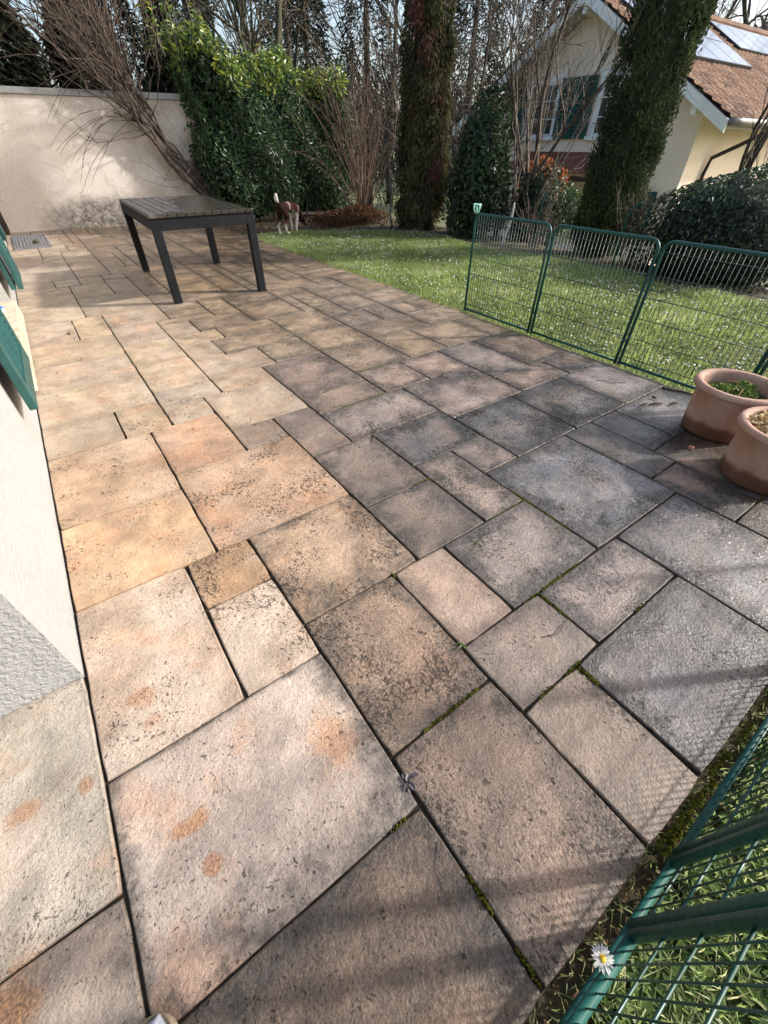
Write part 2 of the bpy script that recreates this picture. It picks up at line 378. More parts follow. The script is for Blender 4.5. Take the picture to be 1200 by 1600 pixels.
M_grass = leafmat("grass_blade", [(0.0, (0.16, 0.22, 0.07)), (0.5, (0.30, 0.39, 0.12)), (0.8, (0.42, 0.50, 0.20)), (1.0, (0.60, 0.56, 0.34))], 0.42, 0.45, 0.5)
M_clover = leafmat("daisy_leaf", [(0.0, (0.045, 0.085, 0.018)), (0.6, (0.10, 0.17, 0.036)), (1.0, (0.20, 0.27, 0.075))], 0.32, 0.5, 0.4)
M_petal = leafmat("white_petal", [(0.0, (0.62, 0.62, 0.58)), (1.0, (0.80, 0.79, 0.77))], 0.5, 0.3, 0.3)
M_yellow = simple("yellow_disc", (0.55, 0.36, 0.02, 1), (0.72, 0.50, 0.05, 1), 200, 0.8, 0.5, 0.001, 900)
M_moss = simple("moss", (0.045, 0.055, 0.006, 1), (0.13, 0.135, 0.018, 1), 60, 0.95, 0.9, 0.006, 260, 0.1)
M_lawnsoil = simple("lawn_earth", (0.05, 0.065, 0.02, 1), (0.11, 0.11, 0.045, 1), 9, 0.95, 0.8, 0.02, 60, 0.2)
M_deadleaf = leafmat("fallen_leaf", [(0.0, (0.05, 0.03, 0.018)), (0.6, (0.16, 0.09, 0.045)), (1.0, (0.40, 0.28, 0.15))], 0.7, 0.2, 0.15)

# ------------------------------------------------------------------ terrain, patio, lawn
def terrain_z(x, y):
    t = np.clip((x - 6.6) / 6.4, 0, 1); t = t*t*(3 - 2*t)
    return -0.05 - 1.95 * t
xs = np.concatenate([np.linspace(-400, -8, 12), np.linspace(-6, 20, 53), np.linspace(24, 500, 14)])
ys = np.concatenate([np.linspace(-200, -6, 8), np.linspace(-4, 20, 33), np.linspace(24, 700, 14)])
XX, YY = np.meshgrid(xs, ys, indexing='ij'); ZZ = terrain_z(XX, YY)
nb = len(ys); g = MB()
g.add(np.stack([XX, YY, ZZ], -1).reshape(-1, 3), [(a*nb+b, (a+1)*nb+b, (a+1)*nb+b+1, a*nb+b+1) for a in range(len(xs)-1) for b in range(nb-1)])
tag(g.build("ground", M_ground, smooth=True), kind='structure')

SL = [(-9,2,-3,6.84),(-9,-3,-3,2),(-3,-3,2,0),(-3,0,2,4),(-3,4,0,9),(0,4,2,7),(0,7,2,9),(2,1,5,5),(2,-3,5,1),(2,5,6,9),(-3,9,1,13),(-3,13,1,18),
 (1,9,6,14),(1,14,4,18),(4,14,6,16),(6,12,8,16),(6,8,9,12),(6,5,9,8),(5,2,7,5),(5,0,8,2),(5,-3,7,0),(7,-3,12,0),(8,0,12,2),(7,2,11,5),(9,5,11,9),
 (11,7,13,9),(9,9,13,12),(11,2,16,7),(12,-3,16,2),(13,7,17,11),(17,7,21,11),(16,3,18,7),(18,4,20,7),(16,0,18,3),(16,-3,18,0),(20,4,25,7),(18,0,22,4),(22,0,25,4),
 (18,-3,22,0),(22,-3,25,0),(21,7,25,11),(8,12,13,15),(8,15,12,17),(8,17,12,22),(12,15,15,18),(13,11,18,15),(15,15,18,18),(18,13,21,18),(18,11,22,13),(22,11,25,13),
 (21,13,25,18),(16,18,19,22),(12,18,16,22),(19,18,23,22),(23,18,25,22),(12,22,16,26),(12,26,16,30),(16,22,21,25),(16,25,19,28),(19,25,21,28),(21,22,25,25),(21,25,23,28),(23,25,25,28),
 (16,28,18,31),(16,31,18,35),(18,28,21,32),(18,32,22,35),(2,18,4,20),(4,16,8,20),(5,20,8,22),(2,20,5,22),(-3,18,0,21),(0,18,2,21),(-3,21,2,25),(-3,25,2,29),(-3,29,2,33),
 (-3,33,0,38),(0,33,2,38),(2,22,5,26),(2,26,5,30),(2,30,5,34),(2,34,6,38),(5,30,7,33),(5,28,8,30),(5,25,7,28),(5,22,9,25),(9,22,12,25),(7,25,12,28),(8,28,12,30),(7,30,11,33),
 (-3,38,1,43),(-3,43,1,49),(-3,49,0,52),(0,49,2,52),(1,38,6,44),(1,44,4,49),(4,44,6,50),(2,49,4,52),(2,52,5,60),(2,60,5,68),(-3,52,2,57),(-3,57,2,63),(-3,63,0,68),(0,63,2,68),(6,38,8,42)]
TINT = {(-9,2):(205,193,172),(-9,-3):(186,166,146),(-3,-3):(122,100,80),(-3,0):(205,184,166),(-3,4):(212,184,156),(0,4):(216,190,164),(0,7):(206,164,120),(2,1):(172,142,116),(2,-3):(154,128,108),  # front and right-hand tints also hold cast shade and sky reflection
 (2,5):(204,170,136),(-3,9):(224,184,140),(-3,13):(217,179,141),(1,9):(208,168,132),(1,14):(222,176,138),(4,14):(170,145,122),(6,12):(150,130,115),(6,8):(136,120,108),(6,5):(132,116,104),
 (5,2):(182,154,132),(5,0):(166,146,130),(5,-3):(164,142,122),(7,-3):(124,118,119),(8,0):(166,147,137),(7,2):(154,139,130),(9,5):(160,140,125),(11,7):(146,130,119),(9,9):(118,112,110),
 (11,2):(126,125,128),(12,-3):(146,140,138),(13,7):(108,106,105),(17,7):(112,110,108),(16,3):(100,98,95),(18,4):(96,96,98),(16,0):(130,122,112),(20,4):(130,128,128),(18,0):(112,100,88),
 (13,11):(160,140,129),(8,12):(156,139,129),(12,15):(176,150,129),(15,15):(180,150,130),(8,15):(168,142,122),(8,17):(156,131,115),(18,13):(152,136,126),(18,11):(168,142,124),(21,7):(150,138,134)}
occ = set()
for a, b, c, d in SL:
    for i in range(a, c):
        for j in range(b, int(math.ceil(d))): occ.add((i, j))
r2 = random.Random(11)
JMAX = 90
for j in range(-3, JMAX):
    for i in range(-3, 25):
        if (i, j) in occ: continue
        w = r2.choice([2,3,3,4,4,5]); hh = r2.choice([2,3,4,4,5])
        ww = 1
        while ww < w and i+ww < 25 and (i+ww, j) not in occ: ww += 1
        if i + ww == 24 and (24, j) not in occ: ww += 1
        h2 = 1
        while h2 < hh and j+h2 < JMAX and all((i+k, j+h2) not in occ for k in range(ww)): h2 += 1
        SL.append((i, j, i+ww, j+h2))
        for k in range(ww):
            for l in range(h2): occ.add((i+k, j+l))


def make_patio():
    GR = []; V = []; F = []; tint = []; prop = []; wet = []; pitd = []; sd = []; E1 = []; E2 = []
    for (i0, j0, i1, j1) in SL:
        gx = 0.0034; gy = 0.0020
        x0, x1, y0, y1 = lx(i0)+gx, lx(i1)-gx, ly(j0)+gy, ly(j1)-gy
        ic, jc = (i0+i1)/2, (j0+j1)/2
        # dry strip under the eaves -> weathered zone; damp towards the back
        wx = 7.0 - 0.9*math.sin(jc*0.21)
        out = min(1, max(0, (ic - wx + 1.5) / 3.5))
        far = min(1, max(0, (jc - 24) / 22))
        if (i0, j0) in TINT: t = TINT[(i0, j0)]
        else:
            dry = np.array((214, 186, 152)) + r2.uniform(-10, 8)
            t = dry if jc > 18 else dry*(1-out) + (np.array((160, 138, 122)) + r2.uniform(-14, 14))*out
            t = t + np.array((1, .4, -.6))*r2.uniform(-9, 9)
        lum = sum(t)/3; zn = 1.0 if (i0, j0) not in TINT and jc > 18 else 0.0; ks = (.84-.08*out) if jc < 18 else .74; t = [v*(1+(.13 if j0 >= 11 else .08)*out) for v in t] if (i0, j0) in TINT else t; lum = sum(t)/3; t = [lum+(v-lum)*ks for v in t]; tc = srgb(*t, TG)
        algae = min(1, 0.16 + 0.9*out*r2.uniform(0.7, 1.15))
        if i0 <= 2 and j0 <= 1: algae = 0.75
        if zn: algae *= .55
        if (i0, j0) in TINT and j0 >= 11 and out > .3: algae *= .72
        if (i0, j0) in ((-3,4),(-3,9),(-3,13),(0,4),(0,7)): algae = 0.05
        if (i0, j0) == (-9,2): algae = 0.15
        if (i0, j0) in ((2,1),(2,-3),(2,5)): algae = 0.6
        orange = (1-out)*r2.uniform(0.1, 0.8) if jc < 40 else 0.1*(1-out)
        bleach = (1-out)*r2.uniform(0.0, 0.4)
        if (i0, j0) in ((-3,0), (-9,2), (-3,4)): bleach = 0.5; orange = 0.6
        if (i0, j0) == (-9,-3): orange = 0.8; bleach = 0.25
        if (i0, j0) == (-3,-3): orange = 0.12; bleach = 0.0
        if (i0, j0) in ((2,5),(1,9),(1,14),(-3,9)): orange = 0.55; bleach = 0.15
        if out > .5 and (i0, j0) not in TINT: orange = 0.08
        if (i0, j0) in ((2,1),(2,-3),(5,-3),(5,0),(5,2)): orange = 0.12; bleach = 0
        w_ = min(1, min(1, max(0, (ic-8)/7)) * 1.0 + 0.9*far*out + .35*out)
        pd = r2.uniform(0.5, 1.15)
        if (i0, j0) in ((13,7), (17,7), (4,14), (0,7), (2,5), (2,1), (1,9)): pd = 1.25
        if jc > 40: pd = 0.6
        sv = (r2.uniform(0, 40), r2.uniform(0, 40), 0)
        cw = .22*out if zn else .42*out
        if (i0, j0) in ((2,1),(2,-3),(-3,-3),(5,-3),(5,2)): cw = .5
        if (i0, j0) in ((-3,0),(-9,-3)): cw = .10; pd = .5; algae = min(algae, .6) if i0 == -3 else .35
        if (i0, j0) == (-3,-3): pd = .6
        if (i0, j0) in ((13,7), (17,7)): pd = 1.4
        sw_ = [max(.35, r2.lognormvariate(0, .45)) for _ in range(4)]
        if (i0, j0) == (-3,0): sw_ = [.4, 1.1, .8, .2]; algae = .7; cw = .06
        if (i0, j0) == (2,1): sw_ = [1.4, .8, 1.0, .6]
        if (i0, j0) == (2,5): sw_ = [1.0, 2.2, 1.4, .5]
        # outline, slightly ragged, counter-clockwise
        nx = max(2, int((x1-x0)/0.06)); ny = max(2, int((y1-y0)/0.06))
        pts = [(x0+(x1-x0)*k/nx, y0) for k in range(nx)] + [(x1, y0+(y1-y0)*k/ny) for k in range(ny)] + \
              [(x1-(x1-x0)*k/nx, y1) for k in range(nx)] + [(x0, y1-(y1-y0)*k/ny) for k in range(ny)]
        cx, cy = (x0+x1)/2, (y0+y1)/2
        tz = r2.uniform(-.0018, .0018); ax = r2.uniform(-.0016, .0016); ay = r2.uniform(-.0016, .0016)
        n = len(pts); b = len(V)
        jit = [(r2.gauss(0, .0010), r2.gauss(0, .0008)) for _ in pts]
        corner = {0, nx, nx+ny, 2*nx+ny}
        for ring, (ins, z) in enumerate(((0, -.045), (0, -.0060), (0.0014, -.0016), (0.0042, 0))):
            for k, (px, py) in enumerate(pts):
                sx = 1 if px < cx else -1; sy = 1 if py < cy else -1
                dx = ins*sx if abs(px-x0) < 1e-6 or abs(px-x1) < 1e-6 else 0
                dy = ins*sy if abs(py-y0) < 1e-6 or abs(py-y1) < 1e-6 else 0
                if k in corner: dx += 0.003*sx; dy += 0.003*sy
                q = (px+dx+jit[k][0], py+dy+jit[k][1])
                V.append((q[0], q[1], z + tz + ax*(q[0]-cx)/.3 + ay*(q[1]-cy)/.3))
                E1.append(((q[0]-x0)/sw_[0], (q[1]-y0)/sw_[1], cw)); E2.append(((x1-q[0])/sw_[2], (y1-q[1])/sw_[3], zn))
        for ring in range(3):
            for k in range(n):
                F.append((b+ring*n+k, b+ring*n+(k+1) % n, b+(ring+1)*n+(k+1) % n, b+(ring+1)*n+k))
        F.append(tuple(b+3*n+k for k in range(n)))
        m = 4*n; gr_ = (.30+.42*out)*(.75 if zn else 1)
        if (i0, j0) in ((-3,0),(-9,-3)): gr_ = .34
        if (i0, j0) in ((2,-3),(2,1),(-3,-3)): gr_ = .75
        GR += [gr_]*m
        tint += [tc]*m; prop += [(algae, orange, bleach)]*m; wet += [w_]*m; pitd += [pd]*m; sd += [sv]*m
    me = bpy.data.meshes.new("patio"); me.from_pydata(V, [], F)
    def A(nm, ty, data, key):
        a = me.attributes.new(nm, ty, 'POINT'); a.data.foreach_set(key, np.array(data, np.float32).ravel())
    A('tint', 'FLOAT_COLOR', tint, 'color'); A('prop', 'FLOAT_VECTOR', prop, 'vector'); A('wet', 'FLOAT', wet, 'value'); A('gr', 'FLOAT', GR, 'value'); A('pitd', 'FLOAT', pitd, 'value')
    A('seedv', 'FLOAT_VECTOR', sd, 'vector'); A('e1', 'FLOAT_VECTOR', E1, 'vector'); A('e2', 'FLOAT_VECTOR', E2, 'vector')
    me.materials.append(M_stone); o = bpy.data.objects.new("patio", me); COL.objects.link(o)
    tag(o, kind='structure')

make_patio()
g = MB(); g.box(lx(-9), ly(-3)+.006, -.045, lx(25)-.004, ly(JMAX), -.011)
tag(g.build("patio_bed", M_joint), kind='structure')

# lawn sheet (an irregular outline) and front verge
def lawn_in(x, y):
    """true where grass grows"""
    far = 8.75 - 0.10*(x-3.1)**2 - 0.22*(x-3.1) + 0.10*np.sin(x*5)
    right = 5.92 + 0.10*np.sin(y*2.1) + 0.04*np.sin(y*7)
    a = (x > 3.125) & (x < right) & (y < far) & (y > -4)
    b = (y < -0.262) & (y > -4) & (x > -3) & (x < right)
    return a | b
gx_ = np.linspace(-3, 6.2, 93); gy_ = np.linspace(-4, 9, 131)
g = MB(); XX, YY = np.meshgrid(gx_, gy_, indexing='ij')
Z = -0.022 + 0.008*np.sin(XX*3.1+YY*1.3) + 0.006*np.sin(YY*4.7-XX*2)
F = []
for a in range(92):
    for b in range(130):
        xm, ym = gx_[a]+.05, gy_[b]+.05
        if lawn_in(np.array(xm), np.array(ym)): F.append((a*131+b, (a+1)*131+b, (a+1)*131+b+1, a*131+b+1))
g.add(np.stack([XX, YY, Z], -1).reshape(-1, 3), F)
tag(g.build("lawn", M_lawnsoil, smooth=True), kind='structure')

def blades(mb, x, y, z, h, w, lean=0.6, rnd=None):
    m = len(x); az = rng.random(m)*2*np.pi; la = rng.random(m)*2*np.pi; ln_ = rng.random(m)*lean*h
    P = np.stack([x, y, z], 1); S = np.stack([np.cos(az), np.sin(az), 0*az], 1)*w[:, None]*0.5
    Ld = np.stack([np.cos(la), np.sin(la), 0*la], 1)
    mid = P + Ld*(ln_*0.3)[:, None]; mid[:, 2] += h*0.6
    tip = P + Ld*ln_[:, None]; tip[:, 2] += h*(1-0.25*(ln_/h)**2)
    V = np.stack([P-S, P+S, mid+S*.8, mid-S*.8, tip], 1).reshape(-1, 3)
    b = np.arange(m)[:, None]*5
    F = (b+[0,1,2,3]).tolist() + (b+[3,2,4]).tolist()
    r = rng.random(m)**1.0 if rnd is None else rnd
    mb.add(V, F, np.concatenate([r, r]))
def patch(n, x0, x1, y0, y1):
    x = rng.uniform(x0, x1, n); y = rng.uniform(y0, y1, n); k = lawn_in(x, y); return x[k], y[k]
g = MB()
x, y = patch(120000, 3.12, 6.1, -0.3, 8.9)
cl = 0.5+0.5*np.sin(x*2.3+np.sin(y*1.7)*2)*np.sin(y*2.9+np.sin(x*1.3)*2)
tall = np.clip((x-5.5)/.5, 0, 1)*np.clip((5.5-y)/2, 0, 1)
h = rng.uniform(.018, .045, len(x))*(0.8+0.6*cl)*(1+1.2*tall)
blades(g, x, y, np.full(len(x), -.022), h, rng.uniform(.003, .006, len(x)), 1.1, np.clip(rng.random(len(x))*0.45+0.62*cl*(.6+.4*np.sin(x*7.3+y*3)*np.sin(y*8.1))+.02, 0, 1))
x, y = patch(24000, -0.2, 1.7, -1.3, -.25)
h = rng.uniform(.02, .06, len(x)); blades(g, x, y, np.full(len(x), -.02), h, rng.uniform(.002, .0042, len(x)), 1.4)
x, y = patch(15000, 1.2, 3.3, -2.5, -.25)
h = rng.uniform(.02, .05, len(x)); blades(g, x, y, np.full(len(x), -.02), h, rng.uniform(.003, .005, len(x)), 1.2)
# ragged tufts in the strip between the slabs and the fence
x = rng.uniform(0.1, 3.1, 900); y = ly(-3) - rng.random(900)**1.5*0.055 - .003; h = rng.uniform(.01, .05, 900)
blades(g, x, y, np.full(900, -.03), h, rng.uniform(.002, .004, 900), 1.5, rng.random(900)**.6)
y = rng.uniform(ly(-3), 8.6, 2600); x = lx(25) + rng.random(2600)**1.5*.05; h = rng.uniform(.015, .05, 2600)
blades(g, x, y, np.full(2600, -.03), h, rng.uniform(.003, .005, 2600), 1.3, rng.random(2600)**.7)
tag(g.build("grass", M_grass), "short green lawn grass thick with clover between the paving and the shrubs", "grass", kind='stuff')

# ground cover: daisy rosettes, clover and small white flower heads in the turf
g = MB()
def rosettes(n, x0, x1, y0, y1, Lr, k0=5, k1=9):
    x, y = patch(n, x0, x1, y0, y1); P = []; D = []; N = []; L = []
    for a, b in zip(x, y):
        k = rng.integers(k0, k1); t0 = rng.random()*6.28
        for q in range(k):
            t = t0 + q*6.28/k + rng.normal(0, .2); up = rng.uniform(.15, .7)
            P.append((a, b, -.016+rng.uniform(0, .012))); D.append((math.cos(t), math.sin(t), up)); N.append((-math.cos(t)*up, -math.sin(t)*up, 1)); L.append(rng.uniform(*Lr))
    L = np.array(L); g.leaves(np.array(P), np.array(D), np.array(N), L, L*rng.uniform(.38, .6, len(L)), .2, .25)
rosettes(2600, 0.0, 1.7, -1.2, -.255, (.014, .040))
rosettes(900, 1.5, 3.2, -2.4, -.255, (.02, .045))
rosettes(2600, 3.13, 6.0, -.2, 8.5, (.018, .04), 4, 7)
tag(g.build("ground_cover", M_clover), "daisy rosettes and clover leaves mixed through the lawn", "ground cover", kind='stuff')
g = MB()
x, y = patch(6500, 3.15, 5.95, 0.0, 8.4)
den = 0.5+0.5*np.sin(x*3.3+1)*np.sin(y*2.1+np.sin(x*2))
k = rng.random(len(x)) < 0.15+0.75*den; x, y = x[k], y[k]
m = len(x); P = []; D = []; N = []
for a, b in zip(x, y):
    zz = rng.uniform(.012, .04); tl = rng.normal(0, .35, 2)
    for q in range(5):
        t = q*1.2566+a*50; P.append((a, b, zz)); D.append((math.cos(t), math.sin(t), tl[0]*math.cos(t)+tl[1]*math.sin(t)+.1)); N.append((-tl[0], -tl[1], 1))
L = np.full(len(P), .0098)
g.leaves(np.array(P), np.array(D), np.array(N), L, L*.75, .1, .1)
tag(g.build("white_lawn_flowers", M_petal), "tiny white flower heads scattered through the lawn", "flowers", kind='stuff')

# ------------------------------------------------------------------ white house on the left
WX = -0.391
HY = 1.021
t = thing("white_house", (WX, HY, 0), "white stuccoed house wall with green shutters and a french door beside the patio", "house")
g = MB()
DY0, DY1, DZ0, DZ1 = 3.31, 5.22, 0.157, 2.42
g.box(-9, HY, -.3, WX, DY0, 5.0); g.box(-9, DY1, -.3, WX, 10.0, 5.0)
g.box(-9, DY0, DZ1, WX, DY1, 5.0); g.box(-9, DY0, -.3, WX-.30, DY1, DZ1)
g.build("wall", M_white, t)
g = MB(); g.box(WX-.299, DY0+.001, .02, -.352, DY1-.001, DZ0)
sill = g.build("doorstep", M_sill, t, bevel=.008)
g = MB()
for a in (DY0+.002, DY1-.062, (DY0+DY1)/2-.05): g.box(WX-.29, a, DZ0+.002, WX-.22, a+(.06 if a != (DY0+DY1)/2-.05 else .10), DZ1-.06)
g.box(WX-.29, DY0+.002, DZ1-.058, WX-.22, DY1-.002, DZ1-.001)
for a, b in ((DY0+.062, (DY0+DY1)/2-.052), ((DY0+DY1)/2+.052, DY1-.064)):
    g.box(WX-.285, a, DZ0+.004, WX-.225, b, DZ0+.45); g.box(WX-.28, a, 1.30, WX-.23, b, 1.34)
fr = g.build("french_door", M_whitep, t, bevel=.006)
g = MB(); g.box(WX-.27, DY0+.06, DZ0+.44, WX-.255, DY1-.062, DZ1-.06); g.build("pane", M_glass, fr)
def shutter(x0, x1, y0, y1, z0=.227, z1=2.40, parent=None):
    g = MB(); w = .075
    g.box(x0, y0, z0, x1, y0+w, z1); g.box(x0, y1-w, z0, x1, y1, z1)
    for a, b in ((z0, z0+.10), (1.18, 1.28), (z1-.10, z1)): g.box(x0+.001, y0+w, a, x1-.001, y1-w, b)
    s = g.build("shutter", M_shut, parent, bevel=.004)
    g = MB(); z = z0+.112
    while z < z1-.12:
        if not 1.15 < z < 1.29:
            g.obox(((x0+x1)/2, (y0+y1)/2, z+.012), ((x1-x0)*.36, 0, -.012), (0, (y1-y0)/2-w+.002, 0), (.003, 0, .006))
        z += .034
    g.box((x0+x1)/2-.003, y0+w-.002, z0+.098, (x0+x1)/2+.003, y1-w+.002, z1-.099)
    g.build("louvres", M_shut, s)
    return s
s1 = shutter(-.342, -.305, 2.505, 3.30, parent=t)
s2 = shutter(-.288, -.247, 5.235, 5.96, parent=t)
s3 = shutter(-.341, -.302, 5.245, 5.94, parent=t)
shutter(-.345, -.308, 8.30, 8.95, z0=.23, parent=t)
g = MB(); g.tube([(-.30, 5.225, .30), (-.285, 5.21, .36), (-.292, 5.23, .52)], .008, 6); g.build("shutter_hook", M_iron, t); g = MB(); g.tube([(-.39, 5.24, .9), (-.30, 5.232, .9)], .008, 6)
g.build("shutter_hook", M_iron, t)
g = MB(); g.box(-9.9, HY-.9, 5.0, WX+.95, 10.9, 5.16); g.build("roof", M_darkwood, t)

# sneaker generator (used for the photographer's toe and for the slipper on the step)
def sneaker(name, tip, d, label, m_sole, m_up, L=.28, Wd=.098):
    d = np.array(d, float); d /= np.linalg.norm(d); sd = np.array([d[1], -d[0], 0])
    o = thing(name, tuple(np.array(tip)-d*L*.5), label, "shoe")
    def sect(tt):   # tt 0 toe -> 1 heel : half width
        return Wd/2*math.sqrt(max(0, 1-(1-min(tt/.26, 1))**2.6))*(1-.22*max(0, (tt-.35)/.65)) if tt < .88 else Wd/2*.78*math.sqrt(max(0.0, 1-((tt-.88)/.12)**2))
    def loop(inset, z0f):
        pts = []
        T = [0.004, .02, .05, .09, .14, .2, .3, .42, .56, .7, .82, .9, .96, .995]
        for tt in T: pts.append((tt, max(.002, sect(tt)-inset)))
        return np.array([np.array(tip)-d*L*tt+sd*w+np.array([0, 0, z0f(tt)]) for tt, w in pts] + [np.array(tip)-d*L*tt-sd*w+np.array([0, 0, z0f(tt)]) for tt, w in pts[::-1]])
    g = MB(); lay = [loop(.004, lambda q: .001), loop(0, lambda q: .006), loop(0, lambda q: .026), loop(.006, lambda q: .030)]
    n = len(lay[0]); g.add(np.concatenate(lay), [(k*n+i, k*n+(i+1) % n, (k+1)*n+(i+1) % n, (k+1)*n+i) for k in range(3) for i in range(n)] + [tuple(range(n)), tuple(3*n+i for i in range(n))[::-1]])
    g.build("sole", m_sole, o, smooth=True)
    hgt = lambda q: .030+.030*min(1, q/.12)**.6+.05*max(0, (q-.25)/.75)
    g = MB(); lay = [loop(.013, lambda q: .027), loop(.016, lambda q: .027+(hgt(q)-.027)*.6), loop(.026, lambda q: .027+(hgt(q)-.027)*.92), loop(.036, lambda q: hgt(q))]
    g.add(np.concatenate(lay), [(k*n+i, k*n+(i+1) % n, (k+1)*n+(i+1) % n, (k+1)*n+i) for k in range(3) for i in range(n)] + [(3*n+i, 3*n+i+1, 4*n-2-i, 4*n-1-i) for i in range(n//2-1)])
    g.build("upper", m_up, o, smooth=True)
    g = MB()
    for tt in (.30, .37, .44, .51):
        c = np.array(tip)-d*L*tt; z = hgt(tt)
        g.tube([c+sd*.026+[0, 0, z-.006], c+[0, 0, z+.004], c-sd*.026+[0, 0, z-.006]], .003, 6)
    g.build("laces", M_whitep, o, smooth=True)
    return o
M_tan = simple("tan_rubber", srgb(150, 138, 116), srgb(172, 160, 136), 20, 0.7, 0.2, 0.001, 200)
M_paleblue = simple("pale_blue_canvas", srgb(150, 156, 168), srgb(180, 186, 198), 30, 0.85, 0.4, 0.001, 700)
M_blue = simple("blue_canvas", srgb(40, 92, 150), srgb(58, 116, 178), 30, 0.85, 0.4, 0.001, 700)
sneaker("shoe", (-.3575, .1955, 0), (.585, .81, 0), "pale canvas shoe with a tan rubber toe at the edge of the big slab", M_tan, M_paleblue)
sneaker("shoe", (-.425, 4.83, .158), (1, -.05, 0), "blue canvas shoe with a white sole on the doorstep of the white house", M_whitep, M_blue)

# floor grating by the wall
t = thing("floor_grating", (lx(0), ly(77), 0), "grey metal floor grating let into the paving by the garden wall", "grating")
g = MB(); x0, x1, y0, y1 = lx(-2.3), lx(1.6), ly(72), ly(83.2)
g.box(x0, y0, .002, x1, y0+.03, .018); g.box(x0, y1-.03, .002, x1, y1, .018); g.box(x0, y0+.03, .002, x0+.03, y1-.03, .018); g.box(x1-.03, y0+.03, .002, x1, y1-.03, .018)
g.build("frame", M_grate, t)
g = MB(); n = 9
for k in range(n):
    a = x0+.034+(x1-x0-.068)*k/n; g.box(a, y0+.031, .003, a+(x1-x0-.068)/n-.012, y1-.031, .014)
g.build("bars", M_grate, t)

# ------------------------------------------------------------------ garden wall
def wy(x): return 11.19 - 0.118*(x+.25)
t = thing("garden_wall", (2, wy(2), 0), "tall cream stucco garden wall with a pale grey coping", "wall")
def wallbox(mb, xa, xb, off0, off1, z0, z1):
    V = []
    for z in (z0, z1): V += [(xa, wy(xa)+off0, z), (xb, wy(xb)+off0, z), (xb, wy(xb)+off1, z), (xa, wy(xa)+off1, z)]
    mb.add(V, [(0,3,2,1),(4,5,6,7),(0,1,5,4),(1,2,6,5),(2,3,7,6),(3,0,4,7)])
g = MB(); wallbox(g, -.30, 5.2, 0, .2, -.2, 1.80); g.build("wall", M_wall, t)
g = MB()
for a, b in ((-.32, 1.55), (1.556, 3.4), (3.406, 5.2)): wallbox(g, a, b, -.035, .235, 1.803, 1.885)
g.build("coping", M_coping, t, bevel=.006)
t = thing("door_post", (-.36, 11.0, 0), "dark brown timber post at the left end of the garden wall", "post")
g = MB(); g.box(-.44, 10.95, -.1, -.315, 11.10, 2.3); g.build("post", M_darkwood, t, bevel=.01)

# ------------------------------------------------------------------ table
def wood_table():
    g = NT("weathered_slats"); P = g.coord(); x, y, z = g.sep(P)
    r = g.attr('rnd')
    gr = g.noise(6, 6, 0.65, g.mapping(P, scale=(14, 1, 3)))
    col = g.mix(g.mr(gr, .3, .7), srgb(70, 66, 60), srgb(100, 94, 86))
    col = g.scalec(col, g.mr(r, 0, 1, .82, 1.1, False))
    wn = g.ma('ADD', g.ma('ADD', x, g.ma('MULTIPLY', y, -.25)), g.ma('MULTIPLY', g.noise(4, 5, .6, P), .9))
    wm = g.mr(wn, .28, .42)
    col = g.mix(g.ma('MULTIPLY', wm, .75), col, srgb(40, 37, 32))
    return g.out(col, g.mr(wm, 0, 1, .6, .16, False), g.bump(gr, .3, .002), .5)
TW, TL, TH = .965, 1.74, .735
t = thing("garden_table", (1.418, 5.72, 0), "dark metal garden table with a grey slatted top standing on the paving", "table")
g = MB(); lt = .076
for sx in (-1, 1):
    for sy in (-1, 1):
        g = MB(); cx, cy = sx*(TW/2-lt/2), sy*(TL/2-lt/2)
        o_ = np.array(WOFF[t.name])
        g.box(o_[0]+cx-lt/2, o_[1]+cy-lt/2, .004, o_[0]+cx+lt/2, o_[1]+cy+lt/2, TH-.045); g.build("leg", M_metal, t, bevel=.004)
o_ = np.array(WOFF[t.name]); g = MB()
for sy in (-1, 1):
    y_ = sy*(TL/2-.02); g.box(o_[0]-TW/2+lt, o_[1]+y_-.018, TH-.125, o_[0]+TW/2-lt, o_[1]+y_+.018, TH-.046)
for sx in (-1, 1):
    x_ = sx*(TW/2-.02); g.box(o_[0]+x_-.018, o_[1]-TL/2+lt, TH-.125, o_[0]+x_+.018, o_[1]+TL/2-lt, TH-.046)
g.build("apron", M_metal, t, bevel=.003)
g = MB(); ns = 12; sw = TW/ns
for k in range(ns):
    a = -TW/2+k*sw; g.box(o_[0]+a+.0035, o_[1]-TL/2, TH-.028, o_[0]+a+sw-.0035, o_[1]+TL/2, TH, random.random())
g.build("slatted_top", wood_table(), t, bevel=.003)
g = MB(); g.box(o_[0]-TW/2+.004, o_[1]-TL/2+.012, TH-.044, o_[0]+TW/2-.004, o_[1]+TL/2-.012, TH-.0285); g.build("top_frame", M_metal, t)
t.rotation_euler = (0, 0, R(-2.0))

